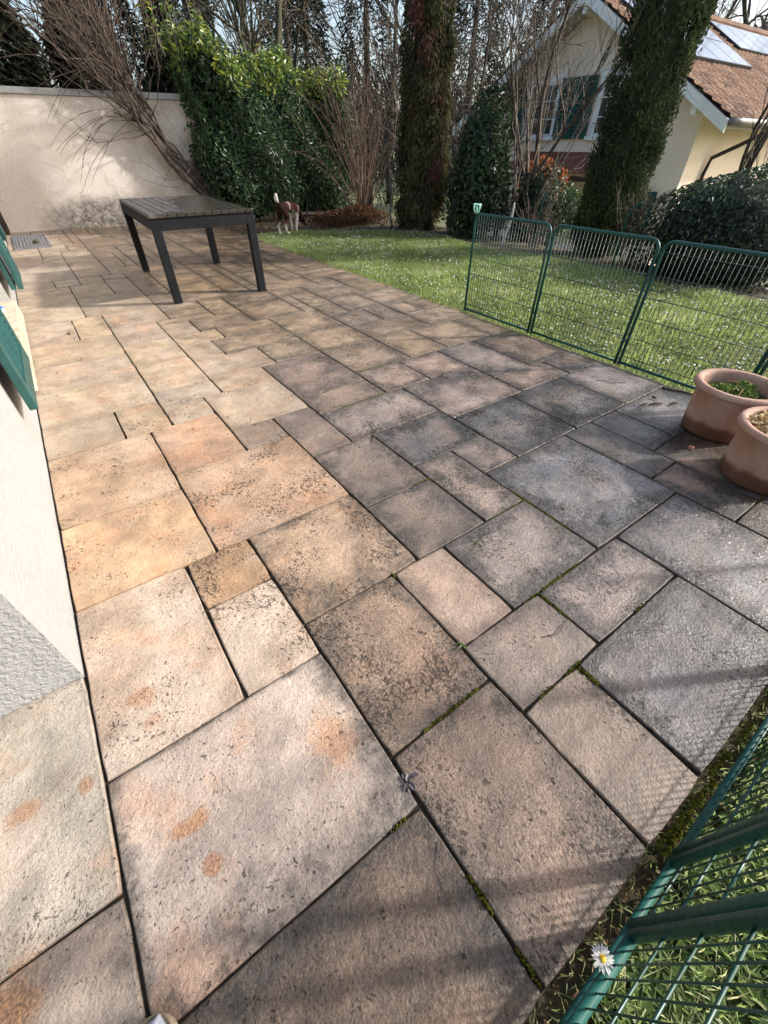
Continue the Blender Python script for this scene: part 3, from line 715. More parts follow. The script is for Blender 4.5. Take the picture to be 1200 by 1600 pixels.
# ------------------------------------------------------------------ wire fence panels
FH = .775
def panel(p, q, label, gate=None, cup=False):
    """panel of one tube frame with welded wires between ground points p and q"""
    p, q = np.array([*p, 0.]), np.array([*q, 0.]); d = (q-p); Ln = np.linalg.norm(d); d /= Ln; nrm = np.array([-d[1], d[0], 0])
    t = thing("wire_fence", tuple((p+q)/2), label, "fence", "green wire fence panels round the paving")
    up = np.array([0, 0, 1.]); r = .0105; rc = .055
    a, b = p+d*.013, q-d*.013
    P = [a+up*.012, a+up*(FH-rc)]
    for k in range(1, 6):
        th = k/6*math.pi/2; P.append(a+d*rc*(1-math.cos(th))+up*(FH-rc+rc*math.sin(th)))
    P += [a+d*rc+up*FH, b-d*rc+up*FH]
    for k in range(1, 6):
        th = k/6*math.pi/2; P.append(b-d*rc*(1-math.sin(th))+up*(FH-rc+rc*math.cos(th)))
    P += [b+up*(FH-rc), b+up*.012]
    g = MB(); g.tube(P, r, 10); g.tube([a+up*.030, b+up*.030], .009, 10)
    fr = g.build("frame", M_green, t, smooth=True)
    g = MB()
    if gate:
        u0, u1 = gate
        g.tube([p+d*u0+up*.031, p+d*u0+up*(FH-.002)], r, 10)
    zs = [.075+.128*k for k in range(6)]
    def wires(u0, u1):
        m = MB(); 
        for z in zs: m.tube([p+d*u0+up*z+nrm*.004, p+d*u1+up*z+nrm*.004], .0026, 6)
        n = max(2, int((u1-u0)/.0285))
        for k in range(1, n): 
            u = u0+(u1-u0)*k/n; ub = FH-.004
            m.tube([p+d*u+up*.030+nrm*-.0005, p+d*u+up*ub+nrm*-.0005], .0018, 5)
        return m
    if not gate: wires(.024, Ln-.024).build("mesh", M_wire, t, smooth=True)
    else:
        g.build("gate_post", M_green, t, smooth=True)
        wires(.024, u0-.010).build("mesh", M_wire, t, smooth=True)
        gt = MB(); A_, B_ = p+d*(u0+.028), p+d*u1
        gt.tube([A_+up*.075, A_+up*.70, B_+up*.70, B_+up*.075, A_+up*.075], .0105, 10)
        leaf = gt.build("gate", M_green, t, smooth=True)
        m = wires(u0+.034, u1-.008); m.build("gate_mesh", M_wire, leaf, smooth=True)
    g = MB()
    for z in (.18, .60): g.tube([b+up*z-nrm*.012, q+up*z-nrm*.012, q+d*.012+up*z-nrm*.012], .006, 8)
    g.tube([q+up*.02-nrm*.014, q+up*.70-nrm*.014], .0045, 8)
    g.build("hinge_pin", M_wire, t, smooth=True)
    if cup:
        g = MB(); c = a+up*(FH+.002)
        g.lathe([(.001, .0), (.012, 0), (.019, .008), (.022, .014), (.018, .014), (.001, .010)], c, 20)
        g.lathe([(.027, .054), (.032, .055), (.034, .060), (.032, .065), (.027, .065), (.026, .060), (.027, .054)], c, 24)
        for q in range(8):
            u = np.array([math.cos(q*.785), math.sin(q*.785), 0]); g.tube([c+u*.019+[0, 0, .010], c+u*.026+[0, 0, .030], c+u*.029+[0, 0, .058]], .0035, 6)
        g.tube([c+[0, 0, .010], c+[0, 0, .045]], .006, 8)
        g.build("post_cap", M_mint, t, smooth=True)
    t.rotation_euler = (R(rng.normal(0, .35))*abs(d[0]), R(rng.normal(0, .35))*abs(d[1]), R(rng.normal(0, .15)))
    return t
SX = lx(25)+.012
panel((SX, 3.030), (SX, 2.232), "green wire fence panel at the far end with a mint cap on its post", cup=True)
panel((SX, 2.228), (SX, 1.428), "green wire fence panel between the capped one and the panel reaching the pots")
panel((SX, 1.424), (SX, .624), "green wire fence panel beside the lawn reaching behind the larger pot")
panel((SX, .620), (SX, -.180), "green wire fence panel behind the two terracotta pots")
FY = -.242
panel((.630, FY), (1.430, FY), "green wire fence panel along the front edge right of the gate panel")
panel((1.434, FY), (2.234, FY), "green wire fence panel along the front edge second from the gate panel")
panel((2.238, FY), (3.03, FY), "green wire fence panel along the front edge near the corner by the pots")
panel((.626, FY), (-.174, FY), "green wire fence panel with a gate next to the single daisy", gate=(.180, .66))

# ------------------------------------------------------------------ terracotta pots
def terracotta():
    g = NT("terracotta"); P = g.coord(); x, y, z = g.sep(P)
    col = g.mix(g.mr(g.noise(5, 5, .6), .3, .7), srgb(166, 130, 112), srgb(196, 162, 142))
    col = g.scalec(col, g.mr(g.noise(70, 3, .6), .2, .8, .92, 1.07))
    col = g.mix(g.ma('MULTIPLY', g.mr(g.noise(3, 4, .6, g.mapping(P, scale=(1, 1, .6))), .5, .7), .25), col, srgb(216, 196, 182))
    # damp tide mark soaked up from the paving
    wz = g.ma('ADD', z, g.ma('MULTIPLY', g.ma('SUBTRACT', g.noise(5, 4, .6), .5), .10))
    m = g.mr(wz, .095, .055)
    col = g.mix(g.ma('MULTIPLY', m, .8), col, srgb(84, 44, 28))
    rings = g.ma('MULTIPLY', g.ma('SINE', g.ma('MULTIPLY', z, 420)), .06)
    h = g.ma('ADD', g.noise(60, 4, .6), rings)
    return g.out(col, g.mr(m, 0, 1, .8, .55, False), g.bump(h, .35, .003), .3)
M_terra = terracotta()
def pot(c, rb, rt, hh, label):
    t = thing("plant_pot", (c[0], c[1], 0), label, "pot", "terracotta pots by the fence")
    prof = [(0.001, .004), (rb-.02, .002), (rb-.006, .004), (rb, .014), (rb+(rt-.02-rb)*.5, hh*.45), (rt-.024, hh-.052), (rt-.018, hh-.046), (rt-.020, hh-.040), (rt-.004, hh-.036), (rt+.004, hh-.024), (rt+.004, hh-.010), (rt-.004, hh-.001), (rt-.018, hh),
            (rt-.032, hh-.006), (rt-.036, hh-.02), (rt-.045, hh*.55), (rb-.03, hh*.3), (.001, hh*.3)]
    g = MB(); g.lathe(prof, (c[0], c[1], 0.001), 72); g.build("pot", M_terra, t, smooth=True)
    return t
P1 = (2.734, .583); P2 = (2.432, .247)
t1 = pot(P1, .166, .204, .274, "larger terracotta pot with a low green plant inside by the fence")
t2 = pot(P2, .168, .204, .273, "nearer terracotta pot filled with straw coloured mulch")
g = MB(); n = 40; ang = np.arange(n)*2*np.pi/n
def soil_disc(c, r, z, parent, m, name):
    g = MB(); V = [(c[0], c[1], z+.02)]; F = []
    for k, rr in enumerate((.33, .66, 1.0)):
        V += [(c[0]+r*rr*math.cos(a), c[1]+r*rr*math.sin(a), z+.015*(1-rr)+random.uniform(-.006, .006)) for a in ang]
    F += [(0, 1+i, 1+(i+1) % n) for i in range(n)]
    for k in range(2): F += [(1+k*n+i, 1+(k+1)*n+i, 1+(k+1)*n+(i+1) % n, 1+k*n+(i+1) % n) for i in range(n)]
    g.add(V, F); return g.build(name, m, parent, smooth=True)
soil_disc(P1, .163, .205, t1, M_soil, "soil")
soil_disc(P2, .165, .238, t2, M_soil, "soil")
g = MB(); m = 900; rr = .158*np.sqrt(rng.random(m)); aa = rng.random(m)*6.283
P = np.stack([P2[0]+rr*np.cos(aa), P2[1]+rr*np.sin(aa), .250+rng.random(m)*.02], 1)
tt = rng.random(m)*6.283; D = np.stack([np.cos(tt), np.sin(tt), rng.normal(0, .25, m)], 1)
M_straw = leafmat("straw_mulch", [(0.0, (0.34, 0.22, 0.10)), (0.5, (0.62, 0.46, 0.24)), (1.0, (0.80, 0.68, 0.44))], .7, .2, .1)
g.leaves(P, D, np.tile([0, 0, 1.], (m, 1)), rng.uniform(.02, .05, m), rng.uniform(.006, .012, m), .5, .1)
o = g.build("mulch", M_straw, t2); o['kind'] = 'stuff'
tp = thing("pot_plant", (P1[0]-.03, P1[1]+.02, .21), "low mossy green plant growing in the larger terracotta pot", "plant")
g = MB(); m = 1500
cl = rng.integers(0, 3, m); cc = np.array([(-.06, .05), (.0, -.02), (.07, .0)])[cl]; sg = np.array([.04, .05, .03])[cl]
xy = cc+rng.normal(0, 1, (m, 2))*sg[:, None]
k = np.hypot(xy[:, 0], xy[:, 1]) < .15; xy = xy[k]; m = len(xy)
P = np.stack([P1[0]+xy[:, 0], P1[1]+xy[:, 1], .215+.05*np.exp(-((xy-cc[k])**2).sum(1)/.004)*rng.random(m)], 1)
D = rng.normal(0, 1, (m, 3)); D[:, 2] = np.abs(D[:, 2])+.2
g.leaves(P, D, rng.normal(0, 1, (m, 3))+[0, 0, 1], rng.uniform(.01, .024, m), rng.uniform(.005, .01, m))
g.build("foliage", M_clover, tp)
g = MB()
for k in range(7):
    a = random.random()*6.28; p0 = np.array([P1[0]+.02, P1[1]-.02, .215]); p1 = p0+[.11*math.cos(a), .11*math.sin(a), .03]
    g.tube([p0, (p0+p1)/2+[0, 0, .03], p1], [.004, .003, .002], 5)
g.build("stem", M_straw, tp)

# ------------------------------------------------------------------ small things on the paving
def moss_line(mb, i0, j0, i1, j1, w=.012, hh=.010, dens=1.0):
    a = np.array([lx(i0), ly(j0)]); b = np.array([lx(i1), ly(j1)]); L = np.linalg.norm(b-a); n = max(4, int(L*1000*dens))
    for k in range(n):
        u = random.random(); w_ = .7*w*(0.35+.65*math.sin(math.pi*u)**.5)*(.6+.4*math.sin(u*23+i0))
        c = a+(b-a)*u+np.array([random.gauss(0, 1), random.gauss(0, 1)])*w_*.45
        w *= .999; r = random.uniform(.0013, .0032)*(w/.012)**.5; z = random.uniform(-.006, hh*.55)
        ph = [(math.cos(q)*r, math.sin(q)*r) for q in np.arange(6)*1.047+random.random()]
        V = [(c[0]+x, c[1]+y, z-.008) for x, y in ph]+[(c[0]+x*.75, c[1]+y*.75, z+r*.3) for x, y in ph]+[(c[0], c[1], z+r*.62)]
        mb.add(V, [(q, (q+1) % 6, 6+(q+1) % 6, 6+q) for q in range(6)]+[(6+q, 6+(q+1) % 6, 12) for q in range(6)])
g = MB()
for a in [(2.9,1,4.6,1,.013),(7,-.05,7,-.25,.010),(7,-.22,7.0,-.62,.026,.012),(8,.9,8,2,.014),(8.2,2,9.9,2,.014),(11,5.6,11,3,.012),(8.1,8,9,8,.009),(10,5,11,5,.008),(5.6,0,6.1,0,.012),(6.5,0,7.2,0,.010),
          (9.7,0,10.2,0,.007),(1.25,0,1.6,0,.012),(2,-1.3,2,-1.9,.016,.012),(2,-2.4,2,-2.9,.010),(5,4.9,5,5.1,.009),(8,4.2,8,4.6,.006),(7.4,2,8,2,.008),(9,14.9,12,15,.006),(16,5.2,16,4.5,.007),(18,0,21,0,.008),(12.2,18,14.5,18,.006),(9.2,5,9.9,5,.006)]:
    moss_line(g, *a)
for k in range(26):
    u = random.uniform(5, 24); moss_line(g, u, -3.05-random.random()*.15, u+random.uniform(.3, 1.2), -3.1-random.random()*.15, .02, .008, .7)
tag(g.build("moss", M_moss, smooth=True), "yellow green moss growing in the joints between the slabs", "moss", kind='stuff')

def weed(name, c, n, L, label, m, flat=.15, cat="weed"):
    o = thing(name, c, label, cat); g = MB(); P = []; D = []; N = []; LL = []
    for k in range(n):
        a = k*2.4+random.random()*.5; up = random.uniform(0.02, flat)
        P.append((c[0]+random.gauss(0, .006), c[1]+random.gauss(0, .006), c[2]+.002+random.random()*.006)); D.append((math.cos(a), math.sin(a), up)); N.append((-math.cos(a)*up, -math.sin(a)*up, 1)); LL.append(L*random.uniform(.5, 1))
    LL = np.array(LL); g.leaves(np.array(P), np.array(D), np.array(N), LL, LL*.5, .25, .2); g.build("leaves", m, o); return o
M_purple = leafmat("purple_weed_leaf", [(0.0, (0.03, 0.025, 0.028)), (1.0, (0.11, 0.10, 0.115))], .45, .4, .1)
weed("weed", (lx(2.02), ly(.42), .001), 9, .027, "small purplish weed rosette in the joint beside the big pale slab", M_purple)
weed("weed", (lx(5.0), ly(2.05), .001), 8, .018, "small dry green weed in the joint where four slabs meet", M_clover, .6)

# the single daisy
dc = (.340, -.222, 0)
o = thing("daisy", dc, "single white daisy with a yellow centre standing against the bottom rail of the gate panel", "flower")
g = MB(); g.tube([(dc[0]+.012, dc[1]-.01, -.02), (dc[0]+.004, dc[1]-.004, .05), (dc[0], dc[1], .088)], .0013, 6); g.build("stem", M_grass, o)
nrm = np.array([-.1, -.15, 1]); nrm /= np.linalg.norm(nrm); e1 = np.cross(nrm, [0, 1, 0]); e1 /= np.linalg.norm(e1); e2 = np.cross(nrm, e1); c = np.array([dc[0], dc[1], .090])
g = MB(); m = 21; A_ = np.arange(m)*6.283/m+rng.normal(0, .05, m); D = np.cos(A_)[:, None]*e1+np.sin(A_)[:, None]*e2+nrm*rng.uniform(.0, .2, m)[:, None]
g.leaves(c+D*.004, D, np.tile(nrm, (m, 1)), rng.uniform(.015, .019, m), .0052, .15, .1); g.build("petals", M_petal, o)
g = MB(); V = [c+nrm*.0035]; 
for rr, hh in ((.0038, .0034), (.0064, .0005)): V += [c+nrm*hh+rr*(math.cos(a)*e1+math.sin(a)*e2) for a in np.arange(12)*.5236]
g.add(V, [(0, 1+i, 1+(i+1) % 12) for i in range(12)]+[(1+i, 13+i, 13+(i+1) % 12, 1+(i+1) % 12) for i in range(12)]); g.build("flower_centre", M_yellow, o, smooth=True)

# twigs and needles
def twig(P, r, label, m=M_bark, group=None):
    g = MB(); g.tube(P, r, 6); o = g.build("twig", m, base=tuple(np.mean(P, 0)*[1, 1, 0])); tag(o, label, "twig", group); return o
def gx(i, j, z=.004): return np.array([lx(i), ly(j), z])
for k, (i, j, a, L) in enumerate([(21.6, 6.4, .2, .055), (22.1, 6.1, .5, .085), (22.9, 5.6, .3, .06), (22.7, 6.5, 1.2, .03)]):
    p = gx(i, j, .008); d = np.array([math.cos(a), -math.sin(a), 0])*L/2
    twig([p-d, p+[0, 0.003, .004], p+d], [.006, .007, .005], "dark broken bark stick lying on the damp slab left of the larger pot", group="bark sticks by the pot")
twig([gx(1.95, -.65), gx(1.72, -.95, .01), gx(1.5, -1.5)], .0012, "thin russet pine needle pair near the joint of the front slabs", M_redtwig)
twig([gx(8.6, 11.4), gx(9.35, 12.0, .012), gx(9.6, 12.9)], .0022, "thin curved dark twig near the pale joint in the middle of the paving", M_bark)
twig([gx(6.9, 1.0), gx(7.3, .8, .01), gx(7.9, .95)], .0014, "thin bent brown stalk lying on a slab near the mossy joints", M_bark)
twig([gx(22.3, 9.5), gx(22.6, 8.8, .008), gx(23.3, 8.4)], .0018, "thin curved twig on the wet slab under the fence", M_bark)
twig([gx(24.3, 6.9), gx(24.7, 5.8, .008), gx(24.8, 4.8)], .006, "long dark stick lying against the bottom of the fence by the larger pot", M_bark)
def stone_bit(p, r, label, m, name="pebble", cat="stone"):
    g = MB(); V = []; 
    for k, (rr, z) in enumerate(((.7, 0), (1, .35), (.75, .75))): V += [(p[0]+r*rr*math.cos(a)*random.uniform(.8, 1.2), p[1]+r*rr*math.sin(a)*random.uniform(.8, 1.2), p[2]+r*z) for a in np.arange(8)*.785]
    V.append((p[0], p[1], p[2]+r*.95))
    g.add(V, [(k*8+i, k*8+(i+1) % 8, (k+1)*8+(i+1) % 8, (k+1)*8+i) for k in range(2) for i in range(8)]+[(16+i, 16+(i+1) % 8, 24) for i in range(8)])
    tag(g.build(name, m, base=tuple(p), smooth=True), label, cat)
M_peb = simple("brown_pebble", srgb(96, 76, 62), srgb(134, 110, 92), 30, .8, .4, .002, 100)
stone_bit(gx(-.4, 34.6, 0), .022, "brown pebble lying on the pale dry slabs between the table and the shutter", M_peb)
stone_bit(gx(.2, 75.6, .014), .05, "dark clod lying on the metal floor grating", M_soil, "clod", "clod")
stone_bit(gx(19.5, 3.15, 0), .016, "small pink pebble in the dirt between the two pots", simple("pink_stone", srgb(176, 120, 104), srgb(200, 150, 132), 30, .8, .4, .002, 100))
# dirt spilled between the pots + leaf litter in the joints and verge
g = MB()
m = 900; P = np.stack([lx(20.2)+rng.normal(0, .11, m), ly(3.6)+rng.normal(0, .07, m), rng.random(m)*.004+.001], 1)
D = rng.normal(0, 1, (m, 3)); D[:, 2] *= .2
g.leaves(P, D, rng.normal(0, .4, (m, 3))+[0, 0, 1], rng.uniform(.003, .010, m), rng.uniform(.003, .007, m), .4, .2, rng.random(m)*.55)
tag(g.build("spilled_earth", M_deadleaf), "dark crumbly earth spilled on the slab between the two pots", "earth", kind='stuff')
g = MB()
m = 420; P = np.stack([rng.uniform(.1, 3.0, m), ly(-3)-rng.random(m)*.06, -.012+rng.random(m)*.012], 1)
D = rng.normal(0, 1, (m, 3)); D[:, 2] *= .25
g.leaves(P, D, rng.normal(0, .5, (m, 3))+[0, 0, 1], rng.uniform(.008, .03, m), rng.uniform(.003, .012, m), .4, .3)
m = 300; jj = rng.uniform(20, 88, m); P = np.stack([lx(rng.uniform(-2, 25, m)), ly(jj), np.full(m, .003)], 1); D = rng.normal(0, 1, (m, 3)); D[:, 2] *= .1
g.leaves(P, D, rng.normal(0, .3, (m, 3))+[0, 0, 1], rng.uniform(.006, .03, m), rng.uniform(.003, .012, m), .3, .3, rng.random(m)*.8)
m = 130; P = np.stack([lx(rng.uniform(-2, 25, m)), ly(rng.uniform(-3, 20, m)), np.full(m, .002)], 1); D = rng.normal(0, 1, (m, 3)); D[:, 2] *= .1
g.leaves(P, D, rng.normal(0, .3, (m, 3))+[0, 0, 1], rng.uniform(.004, .012, m), rng.uniform(.0015, .004, m), .3, .3, rng.random(m)*.9)
m = 1200; P = np.stack([rng.uniform(3.2, 6.6, m), rng.uniform(7.2, 10.6, m), np.full(m, -.04)+rng.random(m)*.03], 1); k = ~lawn_in(P[:, 0], P[:, 1]); P = P[k]; m = len(P); D = rng.normal(0, 1, (m, 3)); D[:, 2] *= .25
g.leaves(P, D, rng.normal(0, .4, (m, 3))+[0, 0, 1], rng.uniform(.03, .08, m), rng.uniform(.015, .04, m), .3, .3, rng.random(m)*.75)
tag(g.build("leaf_litter", M_deadleaf), "dry leaf litter strewn along the verge, the joints and under the shrubs", "litter", kind='stuff')

# ------------------------------------------------------------------ woody plants
def branch(mb, p, d, L, r, depth, spread=.6, up=.15, kids=(2, 4), wig=.12, ratio=.62, twigr=.0035, sides=None, tropism=None, start=.35):
    n = 4 if depth > 0 else 3
    P = [np.array(p, float)]; d = np.array(d, float); d /= np.linalg.norm(d); Ds = [d]
    for k in range(n):
        d = d+rng.normal(0, wig, 3)+np.array([0, 0, up*.3]); 
        if tropism is not None: d = d+np.array(tropism)*.25
        d /= np.linalg.norm(d); P.append(P[-1]+d*L/n); Ds.append(d)
    rad = np.linspace(r, max(twigr*.7, r*.55), n+1)
    mb.tube(P, rad, sides or (7 if r > .05 else 5 if r > .015 else 3), random.random(), cap=False)
    if depth <= 0: return
    for k in range(rng.integers(kids[0], kids[1]+1)):
        u = start+(1-start)*rng.random(); q = u*n; a = min(n-1, int(q)); pp = P[a]+(P[a+1]-P[a])*(q-a)
        ax = rng.normal(0, 1, 3); dd = Ds[a]+ax/np.linalg.norm(ax)*spread+np.array([0, 0, up])
        branch(mb, pp, dd, L*ratio*rng.uniform(.75, 1.15), max(twigr, np.interp(q, range(n+1), rad)*.62), depth-1, spread, up, kids, wig, ratio, twigr, None, tropism, .15)
    branch(mb, P[-1], Ds[-1], L*ratio*rng.uniform(.8, 1.1), max(twigr, rad[-1]*.9), depth-1, spread, up, kids, wig, ratio, twigr, None, tropism, .15)

def bare_tree(loc, h, r, label, mat, depth=4, lean=(0, 0), spread=.55, up=.25, kids=(2, 4), name="bare_tree", group=None, twigr=.006, cat="tree", trunkfrac=.38, ratio=.62):
    z = float(terrain_z(loc[0], loc[1]))
    t = thing(name, (loc[0], loc[1], z), label, cat, group)
    p = np.array([loc[0], loc[1], z-.05]); d = np.array([lean[0], lean[1], 1.]); d /= np.linalg.norm(d); L = h*trunkfrac
    P = [p+d*L*k/4+rng.normal(0, .01*h*(k > 0), 3)*[1, 1, 0] for k in range(5)]
    g = MB(); g.tube(P, np.linspace(r*1.25, r*.8, 5), 9); g.build("trunk", mat, t, smooth=True)
    g = MB()
    for k in range(rng.integers(3, 5)):
        a = rng.random()*6.28; dd = d*1.0+np.array([math.cos(a), math.sin(a), 0])*spread*.8
        u = rng.uniform(.55, 1.0); q = P[int(u*3.99)]
        branch(g, q, dd, h*.33*rng.uniform(.8, 1.2), r*.55, depth-1, spread, up, kids, .12, ratio, twigr)
    branch(g, P[-1], d, h*.36, r*.75, depth-1, spread, up, kids, .10, ratio, twigr)
    g.build("branches", mat, t, smooth=True)
    return t

def conifer_column(loc, h, rb, rt, label, mat, n=16000, name="conifer", L=(.05, .13), lobes=7, lean=(0, 0), group=None, hang=False, core=None, W=.35):
    """narrow columnar evergreen made of overlapping upright sprays with clefts between them"""
    z0 = float(terrain_z(loc[0], loc[1]))
    t = thing(name, (loc[0], loc[1], z0), label, "tree", group)
    g = MB(); g.tube([(loc[0], loc[1], z0-.05), (loc[0]+lean[0]*h*.5, loc[1]+lean[1]*h*.5, z0+h*.5), (loc[0]+lean[0]*h, loc[1]+lean[1]*h, z0+h*.95)], [rb*.28, rb*.2, .02], 8); g.build("trunk", M_bark, t, smooth=True)
    # clumps
    nc = int(h*70); cz = rng.random(nc)**1.05*h; ca = rng.random(nc)*6.283
    prof = lambda zz: rb+(rt-rb)*np.clip(zz/h, 0, 1) - rb*.55*np.clip((.5-zz)/.5, 0, 1)**2
    cr = prof(cz)*rng.uniform(.80, 1.10, nc)
    idx = rng.integers(0, nc, n)
    a = ca[idx]+rng.normal(0, .16, n); zz = cz[idx]+rng.normal(0, .10, n); rr = cr[idx]*(1-.36*rng.random(n)**1.6)
    zz = np.clip(zz, .02, h)
    C = np.stack([loc[0]+lean[0]*zz+rr*np.cos(a), loc[1]+lean[1]*zz+rr*np.sin(a), z0+zz], 1)
    out = np.stack([np.cos(a), np.sin(a), 0*a], 1)
    D = out*rng.uniform(.25, .7, n)[:, None]+rng.normal(0, .28, (n, 3)); D[:, 2] += (-.7 if hang else .85)
    N = out+rng.normal(0, .5, (n, 3)); LL = rng.uniform(L[0], L[1], n)
    rn = np.clip(rng.normal(.38, .2, nc)[idx]+rng.normal(0, .12, n), 0, .86)
    patch_ = np.zeros(nc, bool)
    if mat is M_thuja:
        for pa, pz, pw, ph in ((195, 2.75, .55, .28), (215, 2.35, .35, .2), (278, 1.95, .4, .2), (285, 1.35, .35, .18), (262, .95, .3, .16), (180, 1.7, .3, .2)):
            dda = (ca-R(pa)+math.pi) % (2*math.pi)-math.pi
            patch_ |= ((dda/pw)**2+((cz-pz)/ph)**2 < 1) & (rng.random(nc) < .7)
    rn = np.where(patch_[idx], rng.uniform(.9, 1, n), rn)
    g = MB(); g.leaves(C, D, N, LL, LL*W, .3, .25, rn)
    # inner mass of old wood and dead foliage
    k = 12; hs = np.linspace(.0, h*.97, 14)
    V = np.concatenate([np.stack([loc[0]+lean[0]*q+prof(q)*.55*np.cos(np.arange(k)*6.283/k), loc[1]+lean[1]*q+prof(q)*.55*np.sin(np.arange(k)*6.283/k), np.full(k, z0+q)], 1) for q in hs])
    g.add(V, [(a_*k+b, a_*k+(b+1) % k, (a_+1)*k+(b+1) % k, (a_+1)*k+b) for a_ in range(13) for b in range(k)], .3)
    g.build("crown", mat, t)
    return t

def leafy_mass(name, loc, label, cat, mat, surf, n, L, W, parts="foliage", droop=.3, group=None, stems=None, core=None, rndf=None):
    """surf(n) -> points and outward normals"""
    t = thing(name, loc, label, cat, group)
    P, N = surf(n); D = np.cross(N, rng.normal(0, 1, (len(P), 3))); D /= np.linalg.norm(D, axis=1, keepdims=True)+1e-9
    D = D*1.0+N*.35; D[:, 2] -= droop
    LL = rng.uniform(L[0], L[1], len(P)); r = rng.random(len(P)) if rndf is None else rndf(P)
    g = MB(); g.leaves(P, D, N+rng.normal(0, .45, P.shape), LL, LL*rng.uniform(W*.8, W*1.2, len(P)), .2, .25, r)
    g.build(parts, mat, t)
    if stems: stems(t)
    if core is not None: core(t)
    return t

def blob_surf(c, rad, bump=.18, nl=9, low=-.3, depth=.3):
    c = np.array(c, float); rad = np.array(rad, float); B = rng.normal(0, 1, (nl, 3)); B /= np.linalg.norm(B, axis=1, keepdims=True)
    def f(n):
        u = rng.normal(0, 1, (n*2, 3)); u /= np.linalg.norm(u, axis=1, keepdims=True); u = u[u[:, 2] > low][:n]
        k = 1-bump+bump*1.6*np.max(np.clip(u@B.T, 0, 1)**6, axis=1)-depth*rng.random(len(u))**2.2
        return c+u*rad*k[:, None], u/rad*rad.min()+rng.normal(0, .15, u.shape)
    return f
def core_blob(c, rad, mat, k=.72, low=-.6):
    def f(t):
        g = MB(); V = []; n = 14; m = 9
        for i in range(m):
            ph = math.pi*(.04+.92*i/(m-1)); 
            V += [(c[0]+rad[0]*k*math.sin(ph)*math.cos(a), c[1]+rad[1]*k*math.sin(ph)*math.sin(a), c[2]+rad[2]*k*math.cos(ph)) for a in np.arange(n)*6.283/n]
        g.add(V, [(i*n+j, (i+1)*n+j, (i+1)*n+(j+1) % n, i*n+(j+1) % n) for i in range(m-1) for j in range(n)], .02)
        g.build("dark_core", mat, t, smooth=True)  # added dark filler mesh, stands in for the shaded inside of the shrub
    return f

# laurel hedge along the back
HX0, HX1 = 3.25, 6.35
def hedge_front(x, z): return 10.15+.16*np.sin(x*2.6)+.10*np.sin(x*6+z*3)-.10*np.sin(z*2.4)+.35*np.clip((.55-z)/.55, 0, 1)
def hedge_top(x): return 2.38-.05*(x-3.2)+.10*np.sin(x*4.1)+.06*np.sin(x*9)+.14*np.exp(-((x-3.45)/.35)**2)
def hedge_surf(n):
    x = rng.uniform(HX0-.1, HX1, n); s = rng.random(n)
    z = rng.random(n)**.9*hedge_top(x)*1.0
    yf = hedge_front(x, z)
    left = np.clip((HX0+.35-x)/.45, 0, 1)
    P = np.stack([x, yf+left*.35+rng.random(n)**2*.30-.05, z], 1); N = np.tile([-.15, -1., .25], (n, 1))
    top = s > .80
    P[top, 1] = hedge_front(x[top], 2.2)+rng.random(top.sum())*1.1; P[top, 2] = hedge_top(x[top])+rng.normal(0, .05, top.sum())+.05; N[top] = [0, -.4, 1]
    lf = (s < .10); P[lf, 0] = HX0+.02+.10*np.sin(P[lf, 2]*5)+rng.normal(0, .04, lf.sum()); P[lf, 1] = 10.2+rng.random(lf.sum())*.7; N[lf] = [-1, -.4, .2]
    k = P[:, 2] > .12
    return P[k], N[k]+rng.normal(0, .2, (k.sum(), 3))
def hedge_rnd(P):
    r = rng.random(len(P))*.80
    k = P[:, 2] > hedge_top(P[:, 0])-.30-.10*np.sin(P[:, 0]*7); r[k] = np.where(rng.random(k.sum()) < .75, rng.uniform(.82, 1.0, k.sum()), r[k])  # yellow young top leaves, brighter still for sunlight put into their colour
    return r
def hedge_core(t):
    g = MB(); V = []; xs_ = np.linspace(HX0+.12, HX1-.05, 22); zs_ = np.linspace(.0, 1, 9)
    for x in xs_:
        for u in zs_:
            z = u*(hedge_top(x)-.12); V.append((x, hedge_front(x, z)+.26, z))
        V.append((x, 11.5, hedge_top(x)-.15))
    k = 10; g.add(V, [(a*k+b, a*k+b+1, (a+1)*k+b+1, (a+1)*k+b) for a in range(21) for b in range(k-1)], .02)
    g.build("dark_core", M_spruce, t, smooth=True)  # added dark sheet behind the leaves for the hedge's shaded depth
    g = MB()
    for k in range(24):
        x = rng.uniform(HX0+.3, HX1-.1); y = 10.35+rng.random()*.3; g.tube([(x, y, -.06), (x+rng.normal(0, .05), y-.02, .35), (x+rng.normal(0, .12), y, .8)], [.016, .012, .008], 5)
    g.build("stems", M_bark, t)["kind"] = "stuff"
def sprigs(t):
    P = []; N = []
    g = MB(); 
    for k in range(40):
        x = rng.uniform(HX0-.35, HX1-.8) if k > 16 else rng.uniform(HX0-.5, HX0+.4); y = hedge_front(x, 2.2)+rng.random()*.5; z = hedge_top(max(x, HX0))-.05
        h = rng.uniform(.15, .38)+(.25 if k <= 16 else 0); tip = np.array([x+rng.normal(-.03, .08), y+rng.normal(0, .06), z+h])
        g.tube([(x, y, z-.15), tip], [.006, .003], 4)
        for q in range(9):
            u = rng.random(); P.append(np.array([x, y, z-.1])*(1-u)+tip*u); N.append(rng.normal(0, .5, 3)+[0, -.4, .5])
    g.build("sprig_stems", M_greybark, t)['kind'] = 'stuff'
    P = np.array(P); m = len(P); D = rng.normal(0, 1, (m, 3)); D[:, 2] = np.abs(D[:, 2])*.8; g = MB(); LL = rng.uniform(.08, .13, m)
    g.leaves(P, D, np.array(N), LL, LL*.34, .2, .3, rng.uniform(.74, 1.0, m)); g.build("sprigs", M_laurel, t)['kind'] = 'stuff'
def hc(t): hedge_core(t); sprigs(t)
